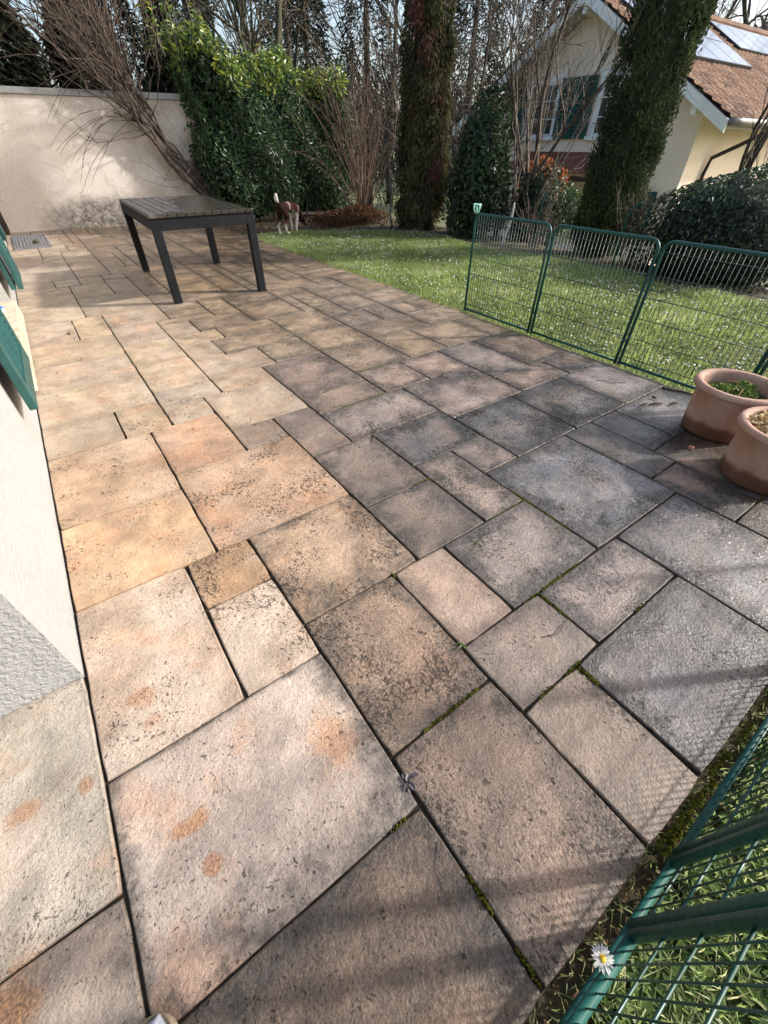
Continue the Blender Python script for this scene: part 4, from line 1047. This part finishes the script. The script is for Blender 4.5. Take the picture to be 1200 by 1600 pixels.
leafy_mass("laurel_hedge", (4.8, 10.5, -.05), "big glossy dark green laurel hedge with yellow tips at the end of the wall", "hedge", M_laurel, hedge_surf, 13000, (.065, .12), .36, droop=.45, core=hc, rndf=hedge_rnd)

# climber leaning over the garden wall
t = thing("climbing_vine", (3.5, 10.62, -.05), "bare woody climber with tangled stems leaning left over the garden wall", "vine")
g = MB(); tops = []
for k in range(10):
    s = rng.normal(0, 1, 3)
    P = [np.array([3.62+.05*s[0], 10.52+.03*s[1], -.05]), np.array([3.25+.07*s[1], 10.56, .42+.05*s[2]]), np.array([2.78+.10*s[2], 10.62, .98+.07*s[0]]), np.array([2.35+.14*s[0], 10.68, 1.5+.08*s[1]]), np.array([2.0+.22*s[1], 10.74+.03*s[0], 1.98+.08*s[2]]), np.array([1.72+.32*s[2], 10.8+.08*s[1], 2.5+.1*s[0]])]
    Q = []
    for a in range(5):
        for u in (0, .33, .66): Q.append(P[a]*(1-u)+P[a+1]*u+rng.normal(0, .030, 3))
    Q.append(P[5]); r = rng.uniform(.008, .026)
    g.tube(Q, np.linspace(r*1.3, r*.55, len(Q)), 6, cap=False); tops.append((Q[-1], Q[-1]-Q[-4])); tops.append((Q[9], Q[10]-Q[8])); tops.append((Q[12], Q[13]-Q[11]))
g.build("trunk", M_vine, t, smooth=True)
g = MB()
for p, d in tops:
    for k in range(3):
        dd = np.array(d)/np.linalg.norm(d)+rng.normal(0, .5, 3)+np.array([-.05+rng.normal(0, .35), .0, .55])
        branch(g, p, dd, rng.uniform(.8, 1.5), .010, 2, .6, .22, (1, 3), .24, .66, .0030)
for k in range(16):   # long whips trailing to the left and hanging
    p, d = tops[rng.integers(0, len(tops))]; q = np.array(p); d = np.array([-1., rng.normal(0, .1)-.05, rng.uniform(-.1, .9)]); Q = [q]
    for s in range(9):
        d = d/np.linalg.norm(d)+np.array([rng.normal(0, .12), 0, -.16+rng.normal(0, .06)]); Q.append(Q[-1]+d/np.linalg.norm(d)*rng.uniform(.14, .24)); Q[-1][1] = min(Q[-1][1], wy(Q[-1][0])-.08)
    g.tube(Q, np.linspace(.006, .002, 10), 4, cap=False)
for k in range(10):   # fine shoots against the wall from the lower stem
    q = np.array([rng.uniform(2.4, 3.2), 10.5, rng.uniform(.5, 1.1)]); d = np.array([rng.uniform(-1, .1), -.05, rng.uniform(-.2, .9)]); Q = [q]
    for s in range(6): d = d+rng.normal(0, .25, 3); d /= np.linalg.norm(d); Q.append(Q[-1]+d*.13); Q[-1][1] = min(Q[-1][1], wy(Q[-1][0])-.05)
    g.tube(Q, np.linspace(.005, .0015, 7), 4, cap=False)
g.build("branches", M_vine, t, smooth=True)

# bare multi stemmed shrub with russet shoots
def stem_shrub(loc, n, h, spread, label, mat, name="bare_shrub", r=.011, depth=2, fan=.0):
    z = float(terrain_z(*loc)); t = thing(name, (loc[0], loc[1], z), label, "shrub"); g = MB()
    for k in range(n):
        a = rng.random()*6.28; s = abs(rng.normal(0, spread)); d = np.array([math.cos(a)*s+fan, math.sin(a)*s, 1.])
        p = np.array([loc[0]+.10*math.cos(a)*rng.random(), loc[1]+.10*math.sin(a)*rng.random(), z-.03])
        d /= np.linalg.norm(d); L = h*rng.uniform(.55, .9); P = [p]
        for q in range(6): d = d+rng.normal(0, .085, 3)+np.array([math.cos(a)*.035, math.sin(a)*.035, 0]); d /= np.linalg.norm(d); P.append(P[-1]+d*L/6)
        g.tube(P, np.linspace(r*rng.uniform(.7, 1.2), .004, 7), 5, random.random(), cap=False)
        for q in range(rng.integers(2, 4)):
            u = rng.integers(2, 7); branch(g, P[u], P[u]-P[u-1]+rng.normal(0, .5, 3)*np.linalg.norm(P[u]-P[u-1]), h*.22*rng.uniform(.6, 1.3), .005, depth-1, .75, .15, (1, 3), .2, .62, .0022)
    g.build("stems", mat, t, smooth=True)["kind"] = "stuff"; return t
stem_shrub((6.05, 9.25), 46, 3.1, .32, "tall bare shrub with a fan of russet stems right of the laurel hedge", M_redtwig)

# evergreen columns
conifer_column((6.32, 7.62), 5.2, .47, .32, "mossy green conifer column with dead russet patches behind the lawn", M_thuja, 46000, "conifer", (.028, .085), hang=True, W=.4)
conifer_column((7.06, 4.16), 6.2, .46, .37, "dark green columnar cypress in front of the neighbouring house", M_cyp, 100000, "cypress", (.018, .052), W=.5, lean=(.0, -.012))
# ivy clad dark evergreen between the conifer and the twiggy tree
c = (6.75, 6.55, .75); leafy_mass("ivy_shrub", (6.75, 6.55, -.05), "dark ivy leaved evergreen bush right of the mossy conifer", "shrub", M_laurel, blob_surf(c, (.55, .55, 1.15), .2, 12, -.9), 3600, (.07, .12), .36, droop=.6, core=core_blob(c, (.55, .55, 1.15), M_spruce), rndf=lambda P: rng.random(len(P))*.62)
stem_shrub((7.2, 5.95), 13, 4.3, .30, "tall bare shrub of grey twigs fanning out in front of the gable windows", M_greybark, "bare_shrub", .013, 3)
bare_tree((7.15, 5.85), 4.6, .055, "bare twiggy tree in front of the gabled house", M_bark, 5, (.02, .0), .62, .22, (2, 4), twigr=.0035, trunkfrac=.22)
c = (7.35, 5.75, .3); leafy_mass("ivy_clump", (7.35, 5.75, -.2), "dark ivy clump wrapped round the foot of the twiggy tree", "ivy", M_ivy, blob_surf(c, (.50, .55, .85), .25, 10, -.95, .45), 2600, (.04, .075), .6, droop=.5, core=core_blob(c, (.5, .55, .85), M_spruce, .6))
c = (8.55, 6.65, .62); leafy_mass("dry_shrub", (8.55, 6.65, -.5), "shrub with dry orange brown leaves below the porch roof", "shrub", M_orange, blob_surf(c, (.50, .50, .42), .25, 8, -.8, .6), 2000, (.04, .09), .4, droop=.9, stems=lambda t: (lambda g: ([g.tube([(8.55, 6.65, -.5), (8.55+rng.normal(0, .12), 6.65+rng.normal(0, .12), .2), (8.55+rng.normal(0, .3), 6.65+rng.normal(0, .3), .8)], [.012, .008, .004], 5) for _ in range(14)], g.build("stems", M_bark, t).__setitem__("kind", "stuff")))(MB()))
c = (8.2, 5.75, .25); leafy_mass("green_shrub", (8.2, 5.75, -.4), "light green leafy shrub below the orange leaved one", "shrub", M_laurel, blob_surf(c, (.55, .55, .50), .3, 9, -.8, .5), 1500, (.06, .10), .42, droop=.3, core=core_blob(c, (.5, .5, .5), M_spruce, .55), rndf=lambda P: .45+rng.random(len(P))*.42)
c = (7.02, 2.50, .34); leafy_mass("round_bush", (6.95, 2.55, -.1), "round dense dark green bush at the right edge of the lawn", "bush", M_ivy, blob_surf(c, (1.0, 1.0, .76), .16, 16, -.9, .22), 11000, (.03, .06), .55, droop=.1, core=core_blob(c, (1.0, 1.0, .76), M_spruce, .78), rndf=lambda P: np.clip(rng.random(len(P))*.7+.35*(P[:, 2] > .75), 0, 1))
stem_shrub((6.75, 3.5), 26, .95, .45, "low tangle of bare twigs between the cypress and the round bush", M_vine, "twig_shrub", .006, 2)
stem_shrub((6.75, 5.1), 20, .9, .5, "low tangle of bare twigs left of the cypress foot", M_vine, "twig_shrub", .006, 2)
bare_tree((9.3, 3.45), 3.9, .06, "slender bare tree with thin twigs at the right edge in front of the roof", M_bark, 4, (0, 0), .55, .3, (2, 3), twigr=.004, trunkfrac=.42)
g = MB(); g.tube([(6.05, 5.22, -.1), (6.09, 5.22, .12), (6.16, 5.2, .34), (6.17, 5.2, .55)], [.024, .022, .02, .014], 7); tag(g.build("pale_trunk", simple("pale_bark", srgb(150, 148, 140), srgb(186, 184, 178), 9, .8, .4, .004, 40), base=(6.1, 5.22, -.05), smooth=True), "pale slender trunk leaning among the dark shrubs left of the cypress", "trunk")
bare_tree((5.95, 8.0), 2.5, .017, "thin pale sapling standing left of the mossy conifer", M_greybark, 3, (-.10, .02), .5, .35, (1, 2), name="sapling", twigr=.003, trunkfrac=.45)
c = (5.9, 9.0, .06); leafy_mass("dead_fern", (5.55, 9.0, -.05), "low mound of dead brown fern under the russet shrub", "fern", M_fern, blob_surf((5.6, 8.95, .05), (.85, .38, .20), .35, 12, 0, .6), 2400, (.05, .12), .2, droop=.5)
# green stakes of an old wire fence along the boundary
for x, y, lb in ((6.25, 4.75, "slim green stake standing left of the cypress"), (6.15, 3.35, "slim green stake bent over at the top by the round bush")):
    g = MB(); g.tube([(x, y, -.1), (x, y, .60), (x+.02, y-.02, .70)] if y > 4 else [(x, y, -.1), (x, y, .55), (x+.02, y-.04, .66), (x+.05, y-.12, .69)], .012, 8)
    tag(g.build("fence_stake", M_green, base=(x, y, -.05), smooth=True), lb, "stake")

# ------------------------------------------------------------------ gabled house beyond the garden
def tiles_mat():
    g = NT("clay_roof_tiles"); r = g.attr('rnd'); P = g.geo()
    cr = g.nd('ShaderNodeValToRGB'); e = cr.color_ramp.elements; e[0].color = srgb(92, 70, 56); e[1].color = srgb(158, 128, 104); g.ln(r, cr.inputs[0])
    col = g.mix(g.mr(g.noise(1.3, 5, .6, P), .35, .7), cr.outputs[0], srgb(128, 98, 78))
    col = g.mix(g.ma('MULTIPLY', g.mr(g.noise(9, 4, .6, P), .55, .7), .5), col, srgb(90, 74, 60))
    return g.out(col, .85, g.bump(g.noise(60, 3, .6, P), .3, .004), .25)
M_tiles = tiles_mat()
M_shutdark = simple("dark_green_shutter", (0.008, 0.06, 0.052, 1), (0.014, 0.08, 0.07, 1), 9, 0.6, 0.2, 0.002, 60, 0.3)
M_porch = simple("brown_porch_tiles", srgb(104, 58, 46), srgb(134, 80, 62), 3, .75, .4, .005, 30)
M_soffit = simple("grey_soffit", srgb(150, 146, 142), srgb(170, 166, 160), 3, .8, .1, .001)
M_barge = simple("white_bargeboard", srgb(222, 220, 214), srgb(234, 232, 226), 3, .6, .1, .001)
M_solar = NT("solar_glass"); M_solar = M_solar.out(M_solar.mix(M_solar.mr(M_solar.noise(.6, 3), .3, .7), (0.10, 0.11, 0.135), (0.16, 0.17, 0.20)), .16, None, .8)
M_black = simple("black_frame", (.012, .012, .014, 1), (.02, .02, .022, 1), 8, .5, .1, .001)
M_zinc = simple("zinc_gutter", srgb(92, 88, 84), srgb(122, 118, 112), 4, .5, .1, .001)
GX, RX1 = 15.0, 27.0; RY, RZ, SLP = 10.9, 4.30, .55; WY0, WY1 = 7.03, 14.77
t = thing("gabled_house", (GX, RY, -2.0), "ochre gabled house with tiled roof, solar panels and green shutters beyond the shrubs", "house")
def rz(y): return RZ-SLP*abs(y-RY)
g = MB()
def gab(x0, x1, o=.24):
    Y = [WY0, WY1, WY1, RY, WY0]; Zt = [-2.4, -2.4, rz(WY1)-o, RZ-o, rz(WY0)-o]
    V = [(x0, y, z) for y, z in zip(Y, Zt)]+[(x1, y, z) for y, z in zip(Y, Zt)]
    g.add(V, [(0,1,2,3,4)[::-1], (5,6,7,8,9)]+[(i, (i+1) % 5, 5+(i+1) % 5, 5+i) for i in range(5)])
gab(GX, RX1-.6); g.build("wall", M_house, t)
def roof_side(sgn):
    # corrugated courses of clay tiles, each course stepping over the one below
    g = MB(); n = 17; L = 4.72; nx = 200; xs_ = np.linspace(14.38, RX1, nx+1); wave = .028*np.cos(xs_*2*np.pi/.30)
    rn = rng.random((n, nx//5+2))
    for k in range(n):
        d0 = L*k/n; d1 = L*(k+1)/n+.02
        V = []
        for d, lift in ((d0, .0), (d1, .045), (d1, .012)):
            V.append(np.stack([xs_, RY+sgn*d+0*xs_, RZ-SLP*d+lift+wave+.01], 1))
        F = []
        for a in range(2): F += [(a*(nx+1)+i, a*(nx+1)+i+1, (a+1)*(nx+1)+i+1, (a+1)*(nx+1)+i) for i in range(nx)]
        g.add(np.concatenate(V), F, list(rn[k][np.arange(nx)//5])*2)
    P = [(x, RY, RZ+.05) for x in np.linspace(14.36, RX1, 40)]
    if sgn < 0: g.tube(P, .11, 10)
    return g
rf = roof_side(-1).build("roof", M_tiles, t); roof_side(1).build("roof", M_tiles, t)
g = MB()
for sgn in (-1, 1):
    V = []
    for x in (14.42, RX1):
        for d, o in ((.0, -.03), (4.70, -.03), (4.70, -.20), (.0, -.20)): V.append((x, RY+sgn*d, RZ-SLP*d+o))
    g.add(V, [(0,1,2,3),(4,5,6,7),(0,1,5,4),(1,2,6,5),(2,3,7,6),(3,0,4,7)])
g.build("soffit", M_soffit, t)
g = MB()
for sgn in (-1, 1):
    V = []
    for x in (14.36, 14.415):
        for d, o in ((.0, -.02), (4.74, -.02), (4.74, -.25), (.0, -.25)): V.append((x, RY+sgn*d, RZ-SLP*d+o))
    g.add(V, [(0,1,2,3),(4,5,6,7),(0,1,5,4),(1,2,6,5),(2,3,7,6),(3,0,4,7)])
g.build("bargeboard", M_barge, t)
for y, zo in ((RY, -.24), (WY0+.05, -.22), (WY1-.05, -.22)):
    g = MB(); z = rz(y)+zo; g.obox((14.72, y, z-.10), (.29, 0, 0), (0, .07, 0), (0, 0, .10)); g.build("purlin_end", M_barge, t, bevel=.01)
g = MB(); P = [(x, RY-4.80, rz(RY-4.80)-.02) for x in np.linspace(14.4, RX1, 20)]; g.tube(P, .075, 10); gu = g.build("gutter", M_zinc, t, smooth=True)
g = MB(); g.tube([(16.9, 6.10, 1.62), (16.9, 6.12, 1.50), (16.6, 6.5, 1.25), (16.1, 6.93, .95), (16.05, 6.96, .6), (16.05, 6.96, -2.2)], .05, 8); g.build("downpipe", M_darkwood, t, smooth=True)
def window(y0, y1, z0, z1):
    g = MB(); x = GX-.03; c = .11
    g.box(x, y0-c, z0, GX+.02, y0, z1); g.box(x, y1, z0, GX+.02, y1+c, z1); g.box(x-.02, y0-c-.02, z1+.001, GX+.02, y1+c+.02, z1+.15); g.box(x-.09, y0-c-.05, z0-.10, GX+.02, y1+c+.05, z0-.001)
    w = g.build("window", M_whitep, t, bevel=.01)
    g = MB(); g.box(GX-.012, y0, z0, GX-.006, y1, z1); g.build("pane", M_glass, w)
    g = MB(); m = (y0+y1)/2; s = .035
    for a in (y0, m-s, y1-.06): g.box(GX-.022, a, z0, GX-.013, a+(.06 if a != m-s else 2*s), z1)
    for a in (z0, z1-.06): g.box(GX-.0215, y0+.06, a, GX-.0135, m-s-.001, a+.06); g.box(GX-.0215, m+s+.001, a, GX-.0135, y1-.06, a+.06)
    for q in ((y0+.06+m-s)/2, (m+s+y1-.06)/2): g.box(GX-.020, q-.012, z0+.06, GX-.014, q+.012, z1-.06)
    for k in (1, 2): zz = z0+(z1-z0)*k/3; g.box(GX-.0195, y0+.06, zz-.012, GX-.0145, y1-.06, zz+.012)
    g.build("frame", M_whitep, w)
    g = MB(); g.tube([(GX-.10, y0, z0+.28), (GX-.10, y1, z0+.28)], .012, 6)
    for k in range(9): yy = y0+(y1-y0)*k/8; g.tube([(GX-.10, yy, z0+.02), (GX-.10, yy, z0+.28)], .006, 5)
    g.build("rail", M_iron, w)
def hshut(y0, y1, z0, z1):
    g = MB(); x = GX-.075; g.box(x, y0, z0, GX-.035, y0+.06, z1); g.box(x, y1-.06, z0, GX-.035, y1, z1)
    for a in (z0, (z0+z1)/2-.04, z1-.08): g.box(x+.001, y0+.06, a, GX-.036, y1-.06, a+.08)
    z = z0+.10
    while z < z1-.10: g.obox((GX-.055, (y0+y1)/2, z), (.016, 0, -.014), (0, (y1-y0)/2-.061, 0), (.003, 0, .006)); z += .05
    g.build("shutter", M_shutdark, t)
window(9.05, 10.12, 1.42, 2.66); window(11.62, 12.70, 1.42, 2.66)
hshut(10.30, 10.93, 1.36, 2.72); hshut(10.96, 11.52, 1.36, 2.72); hshut(12.86, 13.45, 1.36, 2.72); hshut(8.30, 8.87, 1.36, 2.72)
hshut(7.50, 8.05, -.95, .22); window(8.2, 9.3, -.95, .15)
g = MB()
for k in range(5):
    x0_, x1_ = GX-.02-.24*k, GX-.27-.24*k; z0_, z1_ = 1.05-.085*k, .955-.085*k
    g.add([(x0_, 8.4, z0_), (x0_, 12.4, z0_), (x1_, 12.4, z1_), (x1_, 8.4, z1_), (x1_, 12.4, z1_-.03), (x1_, 8.4, z1_-.03)], [(0,1,2,3), (3,2,4,5)])
g.build("porch_roof", M_porch, t)
g = MB(); g.box(GX-1.22, 8.4, .40, GX-1.15, 12.4, .52); g.box(GX-1.2, 8.45, -2.2, GX-1.08, 8.57, .40); g.box(GX-1.2, 12.2, -2.2, GX-1.08, 12.32, .40); g.build("porch_frame", M_darkwood, t)
def solar(x0, x1, y0, y1, nx, ny):
    g = MB(); gl = MB(); o = .10; off = np.array([0, -SLP, 1.])/math.hypot(1, SLP)*.10
    def pt(x, y, e=0): return np.array([x, y, rz(y)])+off*(1+e)
    V = [pt(x0, y0), pt(x1, y0), pt(x1, y1), pt(x0, y1)]; V2 = [v-off*.6 for v in V]
    g.add(V+V2, [(0,1,2,3), (0,1,5,4), (1,2,6,5), (2,3,7,6), (3,0,4,7)]); f_ = g.build("solar_panel", M_black, t)
    for a in range(nx):
        for b in range(ny):
            xa, xb = x0+(x1-x0)*a/nx+.02, x0+(x1-x0)*(a+1)/nx-.02; ya, yb = y0+(y1-y0)*b/ny+.02, y0+(y1-y0)*(b+1)/ny-.02
            gl.add([pt(xa, ya, .08), pt(xb, ya, .08), pt(xb, yb, .08), pt(xa, yb, .08)], [(0,1,2,3)])
    gl.build("cells", M_solar, f_)
solar(15.25, 19.45, 8.30, 10.45, 4, 2); solar(20.45, 25.4, 9.30, 10.62, 5, 1)

# ------------------------------------------------------------------ dog sniffing at the border
def dog():
    base = np.array([3.72, 8.28, -.015]); fd = np.array([.80, .60, 0]); sd = np.array([fd[1], -fd[0], 0]); up = np.array([0, 0, 1.])
    def p(a, s, z): return tuple(base+fd*a+sd*s+up*z)
    V = []; Ed = []; Rd = []
    def ch(pts, start=None):
        prev = start
        for (a, s, z, r) in pts:
            V.append(p(a, s, z)); Rd.append(r); i = len(V)-1
            if prev is not None: Ed.append((prev, i))
            prev = i
        return prev
    ch([(0.02, 0, .40, .080)])                                   # pelvis 0
    ch([(.14, 0, .405, .096), (.28, 0, .395, .106), (.42, 0, .375, .112), (.52, 0, .365, .084)], 0)   # back to chest 1..4
    ch([(.60, .01, .29, .062), (.67, .02, .20, .055), (.71, .03, .135, .054), (.77, .035, .075, .034), (.81, .04, .045, .024)], 4)   # neck, head, muzzle
    for s in (-1, 1):
        ch([(.68, .03+.048*s, .19, .018), (.655, .03+.072*s, .13, .016), (.66, .03+.070*s, .10, .009)], 7)    # hanging ears
        ch([(.00, .065*s, .33, .062), (.055, .072*s, .235, .046), (-.055, .072*s, .15, .024), (-.035, .072*s, .06, .020), (-.03+.06*(s > 0), .072*s, .018, .020), (.015+.06*(s > 0), .072*s, .012, .016)], 0)   # hind legs
        ch([(.43, .065*s, .30, .045), (.42, .068*s, .20, .028), (.435-.07*(s > 0), .068*s, .11, .021), (.43-.08*(s > 0), .068*s, .02, .020), (.465-.08*(s > 0), .068*s, .012, .016)], 3)  # fore legs
    ch([(-.06, 0, .44, .030), (-.11, -.005, .48, .034), (-.125, -.01, .535, .038), (-.115, -.01, .58, .030), (-.095, -.01, .605, .014)], 0)   # tail
    me = bpy.data.meshes.new("dog_skin"); me.from_pydata(V, Ed, []); ob = bpy.data.objects.new("dog_skin", me); COL.objects.link(ob)
    sk = ob.modifiers.new("skin", 'SKIN'); sk.branch_smoothing = .6
    for v, r in zip(me.skin_vertices[0].data, Rd): v.radius = (r, r); v.use_root = False
    me.skin_vertices[0].data[0].use_root = True
    sb = ob.modifiers.new("sub", 'SUBSURF'); sb.levels = 2; sb.render_levels = 2
    bpy.context.view_layer.update(); dg = bpy.context.evaluated_depsgraph_get()
    me2 = bpy.data.meshes.new_from_object(ob.evaluated_get(dg)); bpy.data.objects.remove(ob)
    n = len(me2.vertices); co = np.zeros(n*3); me2.vertices.foreach_get('co', co); co = co.reshape(-1, 3)
    me2.vertices.foreach_set('co', (co-base).ravel()); q = co-base
    a, s, z = q@fd, q@sd, q[:, 2]; nz = .5+.5*np.sin(a*31+s*17)*np.sin(z*27+a*9)
    brown = np.array([.085, .030, .020]); dk = np.array([.035, .016, .012]); white = np.array([.70, .64, .58])
    w = np.zeros(n)
    w = np.maximum(w, np.clip((.15+.05*nz-z)/.05, 0, 1)*(a < .5))            # white stockings
    w = np.maximum(w, np.clip((z-.47)/.05, 0, 1)*(a < -.03))                  # tail plume
    w = np.maximum(w, np.clip(1-np.abs(a-.16+.10*(z-.4)-.03*nz)/.022, 0, 1)*(z > .22)*.75)   # pale streak on the flank
    w = np.maximum(w, np.clip(1-np.abs(a-.50)/.055, 0, 1)*(s > -.2))          # white collar
    w = np.maximum(w, np.clip((.30-z+.03*nz)/.03, 0, 1)*(a > .15)*(a < .5))  # belly
    w = np.maximum(w, np.clip(1-np.abs(s-.035)/.012, 0, 1)*(a > .70)*.9)
    base_c = brown*(.75+.5*nz[:, None]); base_c = np.where((a < .07)[:, None]*(z > .22)[:, None], dk*(.8+.5*nz[:, None]), base_c); base_c = np.where((a > .6)[:, None], dk*1.4, base_c)  # rump darkened with its shade in the colour; dark head is fur colour
    cc = base_c*(1-w[:, None])+white*w[:, None]
    at = me2.attributes.new('fur', 'FLOAT_COLOR', 'POINT'); at.data.foreach_set('color', np.concatenate([cc, np.ones((n, 1))], 1).astype(np.float32).ravel())
    me2.polygons.foreach_set('use_smooth', np.ones(len(me2.polygons), bool))
    g = NT("dog_fur"); col = g.attr('fur', 'Color'); nn = g.noise(90, 4, .65, g.mapping(g.coord(), scale=(1, 1, .35)))
    m = g.out(g.scalec(col, g.mr(nn, .25, .75, .6, 1.4)), .85, g.bump(nn, 1.0, .014), .15)
    me2.materials.clear(); me2.materials.append(m)
    t = thing("dog", tuple(base), "brown and white dog with raised white tail sniffing the ground at the lawn edge", "dog")
    o = bpy.data.objects.new("body", me2); COL.objects.link(o); o.parent = t; me2.name = "body"
    g = MB(); g.lathe([(.001, .008), (.009, .006), (.011, 0), (.008, -.006), (.001, -.008)], np.array(p(.83, .04, .045)), 10); g.build("nose", M_black, t, smooth=True)
    for s in (-1, 1): g = MB(); g.lathe([(.001, .006), (.005, .004), (.006, 0), (.004, -.004), (.001, -.006)], np.array(p(.752, .035+.03*s, .118)), 8); g.build("eye", M_black, t, smooth=True)
dog()

# ------------------------------------------------------------------ trees beyond the wall and the hedge
def dark_evergreen(loc, h, r, label, group, n=2600, name="dark_evergreen"):
    z0 = float(terrain_z(*loc)); t = thing(name, (loc[0], loc[1], z0), label, "tree", group)
    g = MB(); g.tube([(loc[0], loc[1], z0-.1), (loc[0], loc[1], z0+h*.95)], [r*.12, .03], 7); g.build("trunk", M_bark, t, smooth=True)
    zz = rng.random(n)**.85*h*.97+.2; lay = np.sin(zz*5+rng.random(n)*1.2)*.12+.88; rr = r*(1-(zz/h)**1.3)*lay*np.sqrt(rng.uniform(.25, 1.1, n))+.06; a = rng.random(n)*6.283
    C = np.stack([loc[0]+rr*np.cos(a), loc[1]+rr*np.sin(a), z0+zz], 1); out = np.stack([np.cos(a), np.sin(a), 0*a], 1)
    D = out+rng.normal(0, .45, (n, 3)); D[:, 2] -= .35; LL = rng.uniform(.10, .26, n)*(r/1.4)**.4
    g = MB(); g.leaves(C, D, rng.normal(0, 1, (n, 3))+[0, 0, .6], LL, LL*.22, .3, .4); g.build("crown", M_spruce, t); return t
k = 0
for (x, y, h, r, nn_, lb) in [(-.7, 13.0, 5.2, 1.2, 5200, "broad dark evergreen behind the left end of the garden wall"), (.75, 13.4, 4.6, 1.1, 4200, "dark evergreen behind the garden wall, right of the broad one"), (2.3, 13.6, 4.4, 1.1, 4200, "dark evergreen behind the garden wall under the climber stems"), (3.9, 13.8, 3.6, .8, 3600, "dark ivy covered evergreen behind the wall end beside the hedge"),
     (12.6, 25, 15, 1.9, 3600, "tall dark spruce far behind the laurel hedge, the leftmost of the far spruces"), (14.6, 27, 13, 2.0, 3600, "far spruce with its top just left of the mossy conifer, behind the russet shrub"), (9.3, 28, 10, 2.2, 3000, "broad far evergreen above the right half of the laurel hedge"), (18.2, 27, 17, 2.1, 3600, "tall dark spruce left of the mossy conifer far away"), (6.4, 30, 9, 2.4, 3000, "reddish dark evergreen far behind the laurel hedge"), (24, 25, 15, 2.6, 3600, "tall dark spruce between the mossy conifer and the gabled house"), (29, 24, 13, 2.6, 3000, "tall dark spruce standing behind the gable roof")]:
    dark_evergreen((x, y), h, r, lb, "dark evergreens behind the garden", int(nn_*2.6))
bt = [(6.6, 14.6, 7.5, .13, .10, "mossy bare tree leaning right just behind the laurel hedge"), (8.4, 16.5, 8.5, .13, -.18, "mossy bare tree leaning left behind the laurel hedge"), (7.2, 20, 10, .16, .0, "tall bare tree behind the hedge, left of the leaning pair"), (16.5, 20.5, 11, .16, .0, "bare tree right behind the mossy conifer"), (12.5, 13.4, 7.5, .09, .03, "slim bare tree beside the left eave of the gabled house"), (10.4, 12.2, 6.8, .07, -.03, "slim bare tree right of the mossy conifer"),
      (9.2, 9.6, 5.6, .06, .04, "slim bare tree between the ivy bush and the gabled house"), (33, 17.5, 13, .22, .05, "bare tree beyond the roof ridge at the right, nearest the cypress"), (38, 15.5, 14, .24, -.06, "bare tree beyond the roof ridge at the far right"), (37, 20, 14, .22, .0, "bare tree beyond the roof ridge between two others"), (22, 30, 15, .22, .0, "big bare tree far behind the left eave of the gabled house"),
      (1.5, 24, 11, .16, 0, "bare tree far behind the garden wall")]
for (x, y, h, r, ln_, lb) in bt:
    bare_tree((x, y), h, r, lb, M_mossbark if y < 17 and x < 9 else M_bark, 5, (ln_*1.6, ln_*.3), .95, .06, (2, 3) if y < 21 else (1, 3), group="bare trees behind the garden", twigr=.006 if y < 15 else .011, trunkfrac=.30)
# far wood closing the view between the trees
g = MB(); n = 16000
az = rng.uniform(R(-35), R(95), n); dd = rng.uniform(48, 75, n); hz = rng.random(n)**1.6*(6.5+2.0*np.sin(az*23)+1.5*np.sin(az*61))
C = np.stack([dd*np.sin(az), dd*np.cos(az), -2+hz], 1); D = rng.normal(0, .35, (n, 3)); D[:, 2] = 1
g.leaves(C, D, rng.normal(0, 1, (n, 3)), rng.uniform(.8, 2.4, n), rng.uniform(.05, .30, n), .3, .2)
M_wood = leafmat("far_twigs", [(0.0, (.05, .045, .045)), (1.0, (.13, .115, .105))], .9, .1, .1)
tag(g.build("far_wood", M_wood), "far bare wood closing the view behind the garden", "wood", kind='stuff')
